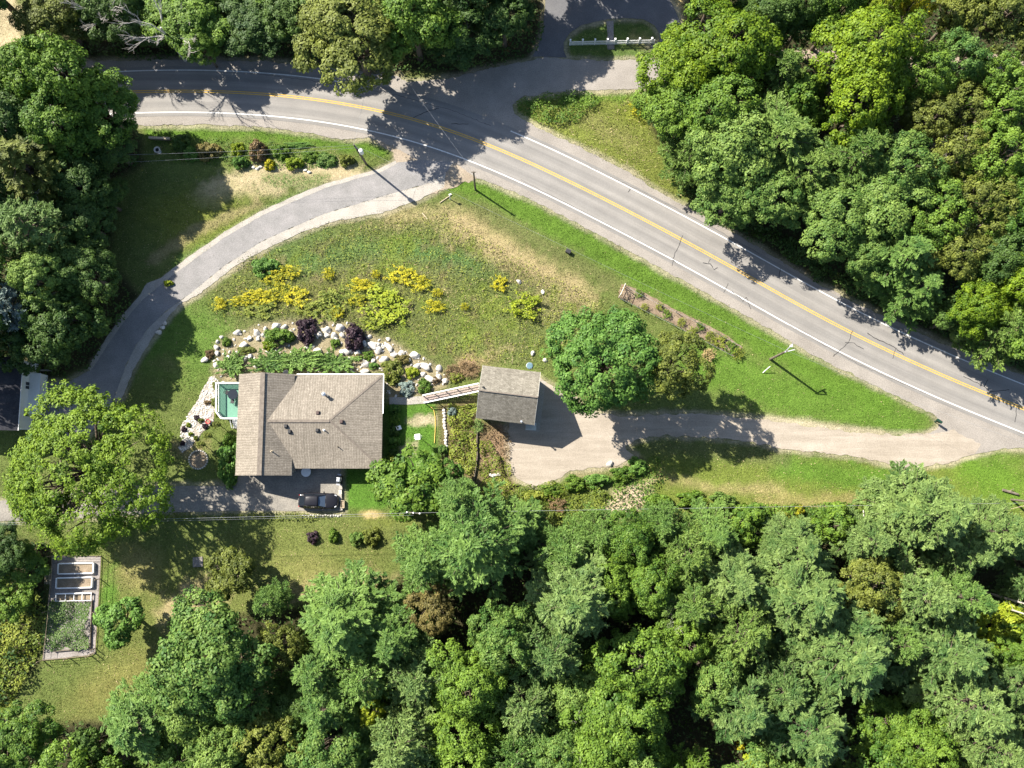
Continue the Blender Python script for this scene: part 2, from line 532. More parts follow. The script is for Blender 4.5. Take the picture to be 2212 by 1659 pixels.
WOODS = [
    [(-400, -300), (60, -300), (60, 60), (110, 110), (195, 128), (358, 126), (566, 128), (728, 142), (856, 158), (1000, 160), (1150, 122), (1170, 90), (1178, -300)],
    [(-400, 60), (0, 130), (60, 150), (230, 275), (300, 290), (310, 350), (260, 380), (235, 560), (300, 640), (200, 790), (90, 830), (-400, 850)],
    [(1480, -300), (2700, -300), (2700, 960), (2211, 805), (1960, 700), (1765, 605), (1580, 495), (1500, 430), (1440, 360), (1400, 260), (1400, 200), (1480, 60)],
    [(2700, 1220), (2150, 1130), (1880, 1110), (1700, 1130), (1560, 1110), (1420, 1120), (1200, 1160), (1080, 1150), (900, 1200), (830, 1290), (640, 1310), (500, 1330), (330, 1450), (250, 1560), (-300, 1560), (-300, 2100), (2700, 2100)],
    [(-300, 1120), (0, 1160), (110, 1180), (100, 1300), (85, 1440), (40, 1480), (20, 1560), (-300, 1560)],
]

def sd_floor(px, py):
    r = np.zeros(px.shape)
    for w in WOODS: r = np.maximum(r, sd_poly(px, py, w) / 20 + .5)
    return r


LAWN = (.075, .098, .026)
# (signed distance, softness px, colour, strength, dryness) - colours are the plants' own
def zones(x, y):
    px, py = to_px(x, y)
    wob = (fbm(x, y, 5.0, 3) - .5) * 60
    wob2 = (fbm(x, y, 1.6, 13) - .5) * 18
    col = np.empty((len(x), 3))
    col[:] = LAWN
    k = fbm(x, y, 9.0, 21)[:, None]
    col = col * (.80 + .40 * k)
    dry = .12 + .25 * (fbm(x, y, 7, 33) - .3)

    def put(sd, soft, c, w=1.0, d=None):
        nonlocal col, dry
        a = np.clip(sd / soft + .5, 0, 1) * w
        col = col * (1 - a[:, None]) + np.array(c) * a[:, None] * (.85 + .3 * k)
        if d is not None: dry = dry * (1 - a) + d * a

    lush, soft_g, tan, olive, bare = (.052, .098, .012), (.070, .112, .032), (.27, .215, .115), (.080, .098, .030), (.34, .28, .20)
    yel = (.10, .128, .022)
    wob3 = (fbm(x, y, 1.1, 83) - .5) * 75 + (vnoise(x, y, .45, 93) - .5) * 30
    E = lambda *a: sd_ell(px, py, *a) + wob * .5 + wob3 * min(.5, .14 + min(a[2], a[3]) / 80)
    L = lambda pts, w: sd_line(px, py, pts, w) + wob * .3 + wob3 * min(.5, w / 50)
    # meadow inside the drive
    put(E(760, 600, 480, 200, 0), 90, olive, .8, .22)
    put(E(760, 545, 190, 34, 2), 40, soft_g, .8, .05)
    put(E(960, 560, 120, 26, 14), 36, (.060, .115, .034), .85, .0)
    put(E(660, 570, 70, 30, 0), 40, (.066, .112, .032), .8, .0)
    put(E(850, 590, 110, 26, 0), 40, (.10, .088, .045), .7, .4)
    put(E(640, 530, 70, 20, -20), 30, (.07, .10, .03), .7)
    put(L([(980, 470), (1060, 530), (1130, 565), (1200, 610), (1260, 640)], 30), 40, tan, .8, .85)
    put(E(890, 470, 70, 22, -10), 30, tan, .55, .6)
    put(E(1200, 650, 70, 40, 20), 40, (.16, .14, .07), .6, .5)
    put(E(1000, 700, 160, 90, 0), 80, (.092, .112, .032), .7, .25)
    put(E(700, 640, 180, 40, 0), 40, (.088, .086, .030), .7, .3)
    put(E(850, 700, 70, 26, 0), 30, (.055, .056, .022), .7, .1)
    n1 = fbm(x, y, 1.5, 120)
    md = np.clip(sd_poly(px, py, [(520, 575), (700, 520), (960, 480), (1060, 540), (1300, 670), (1320, 700), (1180, 790), (1000, 790), (880, 750), (700, 690), (480, 690), (450, 650)]) / 40 + .5, 0, 1)
    for seed, c, thr, wgt in ((131, (.055, .068, .022), .60, .6), (141, (.125, .10, .05), .62, .5), (151, (.095, .13, .022), .58, .7), (161, (.19, .165, .085), .66, .6)):
        m_ = np.clip((fbm(x, y, 2.6, seed) - thr) * 9, 0, 1) * md
        col = col * (1 - m_[:, None] * wgt) + np.array(c) * (m_ * wgt)[:, None]
    # bright verge along the road
    put(L([(990, 385), (1060, 410), (1150, 462), (1290, 540), (1440, 615), (1600, 705), (1760, 795), (1900, 870)], 36), 30, lush, .92, .0)
    put(L([(1500, 780), (1640, 830), (1760, 870), (1960, 910)], 44), 44, (.058, .112, .014), .85, .05)
    put(L([(1040, 450), (1200, 540), (1340, 620)], 16), 22, (.085, .092, .034), .7, .3)
    put(L([(330, 283), (560, 285), (700, 305), (830, 325)], 16), 14, lush, .95, 0)
    # verge round the left drive
    put(L([(700, 412), (600, 455), (480, 520), (400, 575)], 20), 18, (.052, .12, .022), .9, .0)
    put(L([(600, 395), (520, 395), (450, 420), (560, 385), (700, 372), (760, 378)], 26), 26, (.31, .26, .165), .9, .9)
    put(E(430, 470, 130, 60, -8), 50, (.10, .115, .02), .7, .25)
    put(E(640, 390, 60, 12, -5), 14, (.055, .11, .02), .8)
    put(L([(330, 560), (420, 500), (560, 440)], 10), 12, (.2, .165, .09), .6, .6)
    # lawn west of the house
    put(E(400, 740, 110, 90, 0), 60, (.062, .108, .020), .9, .1)
    put(E(370, 790, 36, 20, 0), 24, (.12, .125, .045), .6, .4)
    put(E(400, 975, 40, 26, 0), 24, (.24, .19, .10), .8, .6)
    # house garden
    put(sd_poly(px, py, ROCKS) + wob2, 16, (.21, .175, .115), .85, .5)
    put(sd_poly(px, py, [(832, 872), (940, 872), (944, 1000), (830, 1100), (742, 1100), (742, 1012), (832, 1010)]) + wob2, 16, (.050, .108, .014), .95, .0)
    put(E(885, 970, 16, 12, 0), 10, bare, .8, .5)
    put(E(908, 905, 12, 8, 0), 8, bare, .7, .5)
    put(E(930, 910, 8, 6, 0), 8, bare, .6, .5)
    put(sd_poly(px, py, [(945, 872), (1030, 860), (1034, 905), (1100, 920), (1104, 1030), (1120, 1050), (1040, 1110), (960, 1080)]) + wob2, 16, (.10, .08, .04), .9, .2)
    put(E(1075, 960, 40, 50, 20), 26, (.19, .125, .085), .7, .3)
    put(E(1010, 795, 26, 16, -20), 20, (.26, .17, .11), .8, .5)
    # south lawn
    put(sd_poly(px, py, [(220, 1200), (740, 1110), (870, 1120), (830, 1290), (560, 1330), (300, 1500), (90, 1560), (210, 1420)]) + wob, 60, (.092, .108, .030), .8, .30)
    put(E(300, 1230, 50, 50), 40, (.17, .155, .06), .7, .6)
    put(E(420, 1290, 70, 30, -30), 30, (.27, .22, .12), .85, .8)
    put(E(730, 1270, 100, 30, -10), 36, (.27, .21, .12), .85, .75)
    put(E(660, 1230, 60, 30), 40, (.15, .15, .05), .6, .4)
    put(E(240, 1300, 18, 60), 18, (.05, .11, .014), .8, .0)
    put(E(270, 1480, 120, 50, -30), 50, (.135, .125, .040), .55, .4)
    put(E(820, 1128, 30, 8), 10, (.12, .14, .03), .5)
    put(E(800, 1107, 20, 7), 8, (.36, .28, .13), .9, .9)
    # south-east strip
    put(L([(1440, 1050), (1700, 1050), (1900, 1050), (2200, 1060)], 60), 40, yel, .7, .2)
    put(L([(1700, 1010), (1860, 1030), (1960, 1040)], 26), 30, (.055, .115, .014), .8, .05)
    put(L([(1430, 1030), (1540, 1055), (1680, 1060)], 12), 20, (.22, .18, .09), .6, .6)
    put(L([(1640, 1080), (1860, 1080)], 14), 14, (.17, .15, .06), .7, .4)
    put(E(2150, 1030, 90, 50, 20), 50, (.062, .125, .013), .8, .05)
    put(E(1355, 1085, 55, 26, -30), 26, (.36, .29, .21), .95, .5)
    put(E(1150, 1115, 14, 40, -20), 18, (.28, .21, .14), .7, .4)
    put(L([(1400, 960), (1560, 975), (1690, 990)], 16), 24, (.07, .08, .03), .7, .2)
    put(L([(1645, 905), (1720, 912), (1900, 935)], 7), 12, (.30, .26, .18), .7, .7)
    put(L([(1380, 990), (1300, 1012), (1240, 1028)], 10), 16, (.22, .19, .11), .6, .5)
    # meadow by the gravel pull-off
    put(sd_poly(px, py, [(1110, 225), (1400, 195), (1520, 440), (1440, 420), (1160, 272)]) + wob2, 20, (.10, .118, .024), .9, .25)
    put(E(1330, 290, 60, 24, 30), 30, (.15, .145, .055), .6, .4)
    put(E(1300, 212, 100, 10, -4), 12, (.06, .12, .014), .7)
    put(E(1380, 250, 34, 22), 20, (.13, .15, .015), .6)
    put(sd_ell(px, py, 1318, 85, 106, 46), 8, (.05, .08, .02), .9, .1)
    put(E(1390, 90, 36, 18), 20, (.16, .15, .07), .7, .5)
    put(E(1490, 15, 40, 26, 30), 20, (.30, .23, .11), .9, .6)
    put(E(10, 55, 40, 90), 30, (.30, .25, .16), .9, .5)
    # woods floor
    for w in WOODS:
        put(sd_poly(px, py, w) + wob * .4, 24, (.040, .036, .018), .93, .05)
    # worn margins beside the paving
    for pv in PAVED:
        sd = -np.abs(sd_poly(px, py, pv) + 3) + 5 + wob2 * .6
        put(sd, 8, (.27, .235, .175), .65, .4)
    sa, ca = math.sin(.35), math.cos(.35)
    mow = vnoise(x * ca + y * sa + 500, (y * ca - x * sa) * 9 + 500, 5.0, 171) + vnoise(x * ca - y * sa * .6 + 300, (y * ca + x * sa) * 7 + 300, 6.0, 172)
    col = col * (1 + .16 * (mow - 1.0))[:, None]
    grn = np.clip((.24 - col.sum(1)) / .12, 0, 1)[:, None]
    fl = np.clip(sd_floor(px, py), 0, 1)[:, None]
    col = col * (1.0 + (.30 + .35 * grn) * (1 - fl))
    return px, py, col, np.clip(dry, 0, 1)


def grid_axis(a, b, step, far):
    core = np.arange(a, b + step, step)
    lo = a - np.geomspace(step, far, 22)[::-1].cumsum()[::-1] if False else a - np.array([2, 6, 14, 30, 70, 160, far])[::-1]
    hi = core[-1] + np.array([2, 6, 14, 30, 70, 160, far])
    return np.concatenate([lo, core, hi])


gx = grid_axis(-80, 80, .33, 700)
gy = grid_axis(-50, 80, .33, 700)
GX, GY = np.meshgrid(gx, gy)
fx, fy = GX.ravel(), GY.ravel()
_, _, zc, zd = zones(fx, fy)
nx, ny = len(gx), len(gy)
gz = (fbm(fx, fy, 3.0, 51) - .5) * .05 - .03
idx = (np.arange(ny - 1)[:, None] * nx + np.arange(nx - 1)[None, :]).ravel()
quads = np.stack([idx, idx + 1, idx + nx + 1, idx + nx], 1)


def np_mesh(name, verts, faces, mat):
    me = bpy.data.meshes.new(name)
    n, k = faces.shape
    me.vertices.add(len(verts))
    me.vertices.foreach_set("co", np.ascontiguousarray(verts, dtype=np.float32).ravel())
    me.loops.add(n * k)
    me.loops.foreach_set("vertex_index", np.ascontiguousarray(faces, dtype=np.int32).ravel())
    me.polygons.add(n)
    me.polygons.foreach_set("loop_start", np.arange(0, n * k, k, dtype=np.int32))
    me.update(calc_edges=True)
    if mat: me.materials.append(mat)
    return me


def ground_mat():
    t = NT("grass_ground")
    p = t.pos()
    a = t.n("ShaderNodeAttribute", attribute_name="plant")
    d = t.n("ShaderNodeAttribute", attribute_name="dry")
    g = t.noise(p, 5.0, 5, .75)
    col = t.mix(1.0, a.outputs["Color"], t.ramp(g, [(.28, (.52, .55, .5)), (.72, (1.42, 1.38, 1.4))]), 'MULTIPLY')
    col = t.mix(1.0, col, t.ramp(t.noise(p, .9, 5, .7), [(.3, (.78, .80, .75)), (.7, (1.2, 1.18, 1.2))]), 'MULTIPLY')
    th = t.maprange(d.outputs["Fac"], 0, 1, .74, .40)
    f = t.math('MULTIPLY', t.math('SUBTRACT', t.noise(p, 2.6, 6, .8), th), 9.0, True)
    col = t.mix(t.math('MULTIPLY', f, .75), col, (.30, .245, .14))
    t.bump(g, .9, .12)
    return t.done(col, .95, .15)


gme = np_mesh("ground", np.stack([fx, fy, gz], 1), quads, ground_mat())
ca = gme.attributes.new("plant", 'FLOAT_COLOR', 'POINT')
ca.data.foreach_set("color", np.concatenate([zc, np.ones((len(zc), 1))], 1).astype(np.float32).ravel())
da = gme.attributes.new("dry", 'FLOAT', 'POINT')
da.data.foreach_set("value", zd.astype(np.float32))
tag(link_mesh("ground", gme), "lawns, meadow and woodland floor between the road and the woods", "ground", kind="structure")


# ------------------------------------------------------------------ paved sheets
def sheet(name, poly, z, mat, label, cat="paving", rag=.12, step=.35, kind="structure", parent=None):
    pts = [at(*p) for p in poly]
    out = []
    for i, p in enumerate(pts):
        q = pts[(i + 1) % len(pts)]
        n = max(1, int((q - p).length / step))
        nrm = Vector((-(q - p).y, (q - p).x, 0)).normalized()
        for k in range(n):
            s = p.lerp(q, k / n)
            w = (mnoise.noise(Vector((s.x * .9, s.y * .9, 3))) * 1.2 + mnoise.noise(Vector((s.x * 2.7, s.y * 2.7, 9)))) * rag
            out.append(s + nrm * w)
    tri = tessellate_polygon([[Vector((p.x, p.y, 0)) for p in out]])
    fs = []
    for a, b, c in tri:
        if (out[b] - out[a]).cross(out[c] - out[a]).z < 0: b, c = c, b
        fs.append((a, b, c))
    me = bpy.data.meshes.new(name)
    me.from_pydata([(p.x, p.y, z) for p in out], [], fs)
    me.materials.append(mat)
    o = link_mesh(name, me, parent)
    if parent is None: tag(o, label, cat, kind=kind)
    return o


sheet("road_shoulder", SHOULDER, .004, M['shoulder'], "pale gravelly shoulder and pull-off along both sides of the road", "road shoulder", .16)
sheet("driveway", LDRIVE, .016, M['drive'], "curved grey asphalt driveway running down from the road", "driveway", .06)
sheet("driveway_edge", LBAND, .012, M['concrete'], "pale concrete strip along the lower edge of the asphalt driveway", "driveway edge", .12)
sheet("driveway_kerb", LBAND2, .020, M['concrete'], "thin pale kerb along the upper edge of the asphalt driveway", "kerb", .06)
sheet("gravel_driveway", RDRIVE, .012, M['gravel'], "pale gravel driveway and turning area beside the garage", "driveway", .22)
sheet("paved_yard", SDRIVE, .010, M['court'], "worn paved yard and drive below the house where the car stands", "driveway", .06)
sheet("loop_driveway", LOOP_OUT, .014, M['darkdrive'], "dark asphalt loop driveway round the fenced grass island", "driveway", .05)
sheet("dirt_track", TRACK, .006, M['dirt'], "dirt track passing under the trees beyond the road", "track", .3)
sheet("garden_gravel", GARDEN, .008, M['greygravel'], "grey gravel floor of the fenced vegetable garden", "path", .05)
sheet("flower_bed", NBED, .010, M['mulch'], "long mulch bed slanting beside the bright verge", "flower bed", .12)
sheet("stone_bed", RBED, .010, M['stonebed'], "white stone mulch bed curving past the deck", "flower bed", .2)
sheet("concrete_path", [(841, 858), (881, 858), (924, 855), (926, 871), (880, 874), (841, 873)], .014, M['concrete'], "short concrete path from the house to the footbridge", "path", .02)
sheet("flagstone_path", [(1310, 46), (1325, 45), (1325, 75), (1327, 106), (1312, 107), (1312, 80)], .020, M['greygravel'], "flagstone path crossing the grass island to the picket fence", "path", .06)
sheet("sandy_mouth", [(800, 300), (853, 318), (900, 345), (985, 352), (1030, 386), (962, 410), (930, 420), (905, 400), (885, 365), (852, 352), (850, 330)], .007, M['dirt'], "sandy mouth where the asphalt driveway meets the road", "driveway", .2)
sheet("concrete_apron", [(1150, 822), (1179, 824), (1165, 933), (1133, 930)], .018, M['concrete'], "concrete apron on the driveway side of the garage", "paving", .02)

# ------------------------------------------------------------------ the road
cp = np.array([at(*p)[:2] for p in CENTRE])
seg = np.concatenate([[0], np.cumsum(np.hypot(*np.diff(cp, axis=0).T))])
ss = np.arange(0, seg[-1], .8)
cl = np.stack([np.interp(ss, seg, cp[:, 0]), np.interp(ss, seg, cp[:, 1])], 1)
ker = np.exp(-.5 * (np.arange(-16, 17) / 6.5) ** 2)
ker /= ker.sum()
pad = np.concatenate([np.repeat(cl[:1], 16, 0), cl, np.repeat(cl[-1:], 16, 0)])
cl = np.stack([np.convolve(pad[:, 0], ker, 'valid'), np.convolve(pad[:, 1], ker, 'valid')], 1)[8:-8]
tn = np.gradient(cl, axis=0)
tn /= np.linalg.norm(tn, axis=1)[:, None]
nr = np.stack([-tn[:, 1], tn[:, 0]], 1)          # to the north side


def ribbon(name, lat0, lat1, z, mat, parent, i0=0, i1=None, div=1, wob=0.0):
    i1 = i1 or len(cl)
    lats = np.linspace(lat0, lat1, div + 1)
    b = MB()
    for i in range(i0, i1 - 1):
        for k in range(div):
            q = []
            for (j, m) in ((i, k), (i + 1, k), (i + 1, k + 1), (i, k + 1)):
                w = wob * mnoise.noise(Vector((j * .35, m * 3.1, 5))) if m in (0, div) else 0
                p = cl[j] + nr[j] * (lats[m] + w)
                q.append(((p[0], p[1], z), (lats[m], j * .8)))
            b.face([a for a, _ in q], [u for _, u in q])
    return b.build(name, mat, parent)


def road_mat():
    t = NT("road_asphalt")
    uv = t.n("ShaderNodeTexCoord").outputs["UV"]
    mp = t.n("ShaderNodeMapping")
    mp.inputs["Scale"].default_value = (1.6, .035, 1)
    t.l(uv, mp.inputs[0])
    st = t.noise(mp.outputs[0], 2.2, 4, .6)
    col = t.ramp(st, [(.3, (.185, .177, .166)), (.7, (.225, .216, .202))])
    sx = t.n("ShaderNodeSeparateXYZ")
    t.l(uv, sx.inputs[0])
    lane = t.math('SINE', t.math('MULTIPLY', t.math('ABSOLUTE', sx.outputs[0]), 4.6))
    lane = t.math('MULTIPLY', lane, t.noise(mp.outputs[0], .9, 3, .6))
    col = t.mix(1.0, col, t.ramp(t.math('ADD', t.math('MULTIPLY', lane, .5), .5), [(.2, (1.10, 1.09, 1.08)), (.8, (.88, .88, .885))]), 'MULTIPLY')
    sp = t.noise(t.pos(), 1.3, 5, .75)
    col = t.mix(t.maprange(sp, .64, .74, 0, .5), col, (.11, .108, .105))
    g = t.noise(t.pos(), 11, 3, .7)
    col = t.mix(1.0, col, t.ramp(g, [(.25, (.82, .82, .82)), (.75, (1.16, 1.16, 1.16))]), 'MULTIPLY')
    col = t.mix(.6, col, t.ramp(t.noise(t.pos(), .3, 4, .6), [(.35, (.88, .88, .88)), (.65, (1.1, 1.1, 1.1))]), 'MULTIPLY')
    t.bump(g, .2, .01)
    return t.done(col, .85, .3)


HW = 2.78
road = ribbon("road", -HW - .5, HW + .5, .022, road_mat(), None, div=6, wob=.05)
tag(road, "two-lane grey asphalt road bending across the scene", "road", kind="structure")
ix = lambda px, py: int(np.argmin(((cl - np.array(at(px, py)[:2])) ** 2).sum(1)))
gap0, gap1 = ix(750, 222), ix(1080, 322)
for s in (-.125, .125):
    ribbon("centre_line", s - .05, s + .05, .026, M['yellowline'], road)
ribbon("edge_line", -HW - .07, -HW + .07, .026, M['whiteline'], road)
ribbon("edge_line", HW - .07, HW + .07, .026, M['whiteline'], road, 0, gap0)
ribbon("edge_line", HW - .07, HW + .07, .026, M['whiteline'], road, gap1)


def crack(pts, w):
    P = [at(*p) for p in pts]
    b = MB()
    L = []
    for i in range(len(P) - 1):
        n = max(1, int((P[i + 1] - P[i]).length / .25))
        for k in range(n):
            s = P[i].lerp(P[i + 1], k / n)
            L.append(s + Vector((mnoise.noise(s * 1.9), mnoise.noise(s * 1.9 + Vector((7, 7, 7))), 0)) * .14)
    L.append(P[-1])
    for i in range(len(L) - 1):
        d = (L[min(i + 2, len(L) - 1)] - L[i]).normalized()
        nn = Vector((-d.y, d.x, 0))
        w0, w1 = (w * (.6 + .5 * abs(mnoise.noise(L[j] * 2.3))) for j in (i, i + 1))
        b.face([L[i] - nn * w0, L[i + 1] - nn * w1, L[i + 1] + nn * w1, L[i] + nn * w0])
    b.v = [(x, y, .030) for x, y, _ in b.v]
    b.build("crack_seal", M['tar'], road)


for pts, w in (
    ([(1475, 508), (1466, 530), (1452, 562), (1460, 567)], .05), ([(1456, 560), (1452, 574)], .04),
    ([(1518, 568), (1534, 570), (1543, 583), (1550, 578)], .07), ([(1534, 560), (1530, 568)], .04),
    ([(1563, 632), (1573, 612)], .04), ([(1580, 628), (1604, 650), (1612, 642), (1622, 668)], .04),
    ([(1841, 714), (1832, 740), (1820, 752), (1800, 770)], .045), ([(1826, 738), (1845, 742), (1866, 754)], .05),
    ([(1873, 720), (1905, 738), (1935, 752), (1952, 766)], .06), ([(1934, 752), (1928, 775)], .035),
    ([(1685, 580), (1683, 597)], .05), ([(2080, 812), (2108, 826), (2126, 835), (2134, 820)], .05), ([(2126, 835), (2140, 846), (2180, 842)], .05),
    ([(2196, 880), (2192, 912)], .05), ([(1356, 415), (1361, 407)], .06), ([(892, 255), (925, 240), (948, 234)], .05), ([(975, 268), (1012, 268)], .05),
    ([(1125, 388), (1210, 432), (1300, 478), (1440, 552)], .018), ([(1250, 350), (1400, 420), (1540, 492), (1640, 548)], .02), ([(1700, 700), (1860, 790), (2000, 850)], .022), ([(560, 160), (700, 178), (860, 206), (980, 240), (1060, 272)], .03)):
    crack(pts, w)

# ------------------------------------------------------------------ buildings
def roof_face(mb, pts):
    """a roof plane with UVs: u along the eave, v up the slope (m)"""
    n = (Vector(pts[1]) - Vector(pts[0])).cross(Vector(pts[2]) - Vector(pts[0])).normalized()
    if n.z < 0:
        pts = pts[::-1]
        n = -n
    e = Vector((0, 0, 1)).cross(n).normalized()
    s = n.cross(e)
    mb.face(pts, [(Vector(p).dot(e), Vector(p).dot(s)) for p in pts])


def window(parent, c, w, h, axis, name="window", frame='white'):
    """axis: outward direction on a wall; frame with a pane set into it and a mullion"""
    c, ax = Vector(c), Vector(axis)
    side = Vector((0, 0, 1)).cross(ax)
    rz = math.atan2(side.y, side.x)
    f = MB()
    t = .07
    for dx, dz, ww, hh in ((0, h / 2, w + 2 * t, t), (0, -h / 2, w + 2 * t, t), (-w / 2, 0, t, h - t), (w / 2, 0, t, h - t), (0, 0, t * .7, h - t)):
        f.box(c + side * dx + Vector((0, 0, dz)) + ax * .03, (ww, .10, hh), rz)
    o = f.build(name, M[frame], parent, True)
    g = MB().box(c + ax * .015, (w - t, .05, h - t), rz).build("pane", M['glassdark'], parent, True)
    g.parent = o
    return o


ze, zr = 2.6, 4.2
A, B = at(512, 809, 2.9), at(827, 1013, ze)
XL, XM, XR = at(512.5, 918, 2.9).x, at(633.5, 918, 2.9).x, at(826, 912, ze).x
YN, YSW, YSM = at(700, 809, ze).y, at(570, 1027, 2.9).y, at(730, 1012, ze).y
XW, YM = (XL + XM) / 2, (YN + YSM) / 2
zew = ze + .34
zrw = 4.5
house = empty("house", ((XL + XR) / 2, YM, 0))
tag(house, "single-storey house with tan shingle roof and green side deck", "house")
# walls (0.45 m inside the eaves)
o_ = .45
w = MB()
w.prism([(XM, YSM + o_), (XR - o_, YSM + o_), (XR - o_, YN - o_), (XM, YN - o_)], -.3, ze + .05)
wm = w.build("wall", M['siding'], house, True)
w = MB()
gx0, gx1, gy0, gy1 = XL + o_, XM - .30, YSW + o_, YN - o_ - .01
w.prism([(gx0, gy0), (gx1, gy0), (gx1, gy1), (gx0, gy1)], -.3, zew)
for yy, sgn in ((gy0, -1), (gy1, 1)):                       # gable triangles, 10 cm thick
    t3 = [(gx0, yy, zew), (gx1, yy, zew), (XW, yy, zrw - .30)]
    q = [(a, b - sgn * .1, c) for a, b, c in t3]
    w.face(t3).face(q[::-1])
w.build("wall", M['siding'], house, True)
MB().prism([(XM - .26, YSM + o_ + .02), (XM + 1.0, YSM + o_ + .02), (XM + 1.0, YSM + o_ - .06), (XM - .26, YSM + o_ - .06)][::-1], -.2, ze - .1).build("brick_wall", M['brick'], house, True)
# roof planes
r = MB()
th = .16
xw_e = XW + (zrw - zr) / (zrw - zew) * (XM - XW) - .5
xh = XR - (YN - YSM) / 2 * 1.06
roof_face(r, [(xw_e, YN, ze), (xw_e, YM, zr), (xh, YM, zr), (XR, YN, ze)])
roof_face(r, [(xw_e, YSM, ze), (XR, YSM, ze), (xh, YM, zr), (xw_e, YM, zr)])
roof_face(r, [(XR, YSM, ze), (XR, YN, ze), (xh, YM, zr)])
roof_face(r, [(XL, YSW, zew), (XW, YSW, zrw), (XW, YN, zrw), (XL, YN, zew)])
roof_face(r, [(XM, YSW, zew), (XM, YN, zew), (XW, YN, zrw), (XW, YSW, zrw)])
rf = r.build("roof", M['shingle'], house, True)
# soffit and fascia under the planes
s = MB()
s.face([(xw_e, YN, ze - .01), (XR, YN, ze - .01), (XR, YSM, ze - .01), (xw_e, YSM, ze - .01)])
s.face([(XL, YSW, zew - .012), (XL, YN, zew - .012), (XW, YN, zrw - .012), (XW, YSW, zrw - .012)])
s.face([(XM, YSW, zew - .012), (XW, YSW, zrw - .012), (XW, YN, zrw - .012), (XM, YN, zew - .012)])
for p0, p1 in (((XL, YSW + .02, zew - .1), (XW, YSW + .02, zrw - .1)), ((XW, YSW + .02, zrw - .1), (XM, YSW + .02, zew - .1)),
               ((XL, YN - .02, zew - .1), (XW, YN - .02, zrw - .1)), ((XW, YN - .02, zrw - .1), (XM, YN - .02, zew - .1))):
    s.bar(p0, p1, .03, .17)
s.bar((XL + .02, YSW, zew - .1), (XL + .02, YN, zew - .1), .03, .17)
s.bar((XM - .02, YSW, zew - .1), (XM - .02, YSM + .3, zew - .1), .03, .17)
s.bar((XM, YSM + .02, ze - .1), (XR, YSM + .02, ze - .1), .03, .17)
s.build("fascia", M['siding'], house, True)
g = MB().bar((XM + .15, YN + .05, ze - .03), (XR + .08, YN + .05, ze - .03), .11, .10).bar((XR + .05, YN, ze - .03), (XR + .05, YN - 4.6, ze - .03), .10, .10)
g.build("gutter", M['white'], house, True)
rc = MB()
rc.bar((XW - .13, YSW, zrw - .02), (XW - .13, YN, zrw - .02), .30, .05).bar((XW + .11, YSW, zrw + .0), (XW + .11, YN, zrw + .0), .28, .06)
rc.bar((XW + (zrw - zr) / (zrw - zew) * (XM - XW), YM - .08, zr + .015), (xh, YM - .08, zr + .015), .34, .05)
rc.bar((xh, YM, zr), (XR - .1, YN - .1, ze + .03), .24, .02)
rc.bar((xh, YM, zr), (XR - .1, YSM + .1, ze + .03), .24, .02)
c_ = rc.build("ridge_cap", M['ridge'], house, True)
c_.parent = rf


def roof_z(px, py):
    z = 3.6
    for _ in range(4):
        p = at(px, py, z)
        zm = ze + (zr - ze) * min(1, min(YN - p.y, p.y - YSM) / ((YN - YSM) / 2), (XR - p.x) / (XR - xh))
        zw = zew + (zrw - zew) * (1 - abs(p.x - XW) / (XM - XW)) if p.x < XM else 0
        z = max(zm, zw)
    return at(px, py, z)


for px, py, mm in ((687, 892, 'ventbrown'), (738, 911, 'ventbrown'), (618, 920.5, 'black'), (626, 932.5, 'black'), (686, 929.5, 'black')):
    p = roof_z(px, py)
    MB().box(p + Vector((0, 0, .04)), (.42, .42, .12)).box(p + Vector((0, 0, .17)), (.34, .34, .16), taper=.8).build("roof_vent", M[mm], house, True)
p = roof_z(703, 853)
MB().lathe(p - Vector((0, 0, .2)), [(.16, 0), (.15, 1.0), (.22, 1.02), (.22, 1.08), (.13, 1.1), (.13, 1.2), (.24, 1.22), (.05, 1.36)], 14).lathe(p + Vector((.30, -.12, -.2)), [(.11, 0), (.11, .5), (.02, .62)], 10).build("chimney_flue", M['zinc'], house, True)
for px, py, mm, hh, rr in ((700, 929, 'white', .42, .07), (730, 965, 'pole', .5, .05), (587, 975, 'palewood', .45, .06)):
    p = roof_z(px, py)
    MB().lathe(p - Vector((0, 0, .1)), [(rr * 2, 0), (rr * 2, .12), (rr, .16), (rr, hh + .1)], 10).build("vent_pipe", M[mm], house, True)
dp = at(616, 803, 2.9)
d = MB()
d.tube([(dp.x, YN - .4, 2.5), (dp.x, dp.y - .1, 2.5), (dp.x, dp.y, 2.9)], .03, 6)
d.lathe((0, 0, 0), [(.02, 0), (.18, .03), (.32, .11), (.34, .14), (.32, .14), (.05, .03)], 16)
n0 = len(d.v) - 6 * 16
rm = Matrix.Rotation(math.radians(55), 3, 'X') @ Matrix.Rotation(.5, 3, 'Y')
for i in range(n0, len(d.v)):
    d.v[i] = tuple(rm @ Vector(d.v[i]) + Vector((dp.x, dp.y, 2.95)))
d.build("satellite_dish", M['grey'], house, True)
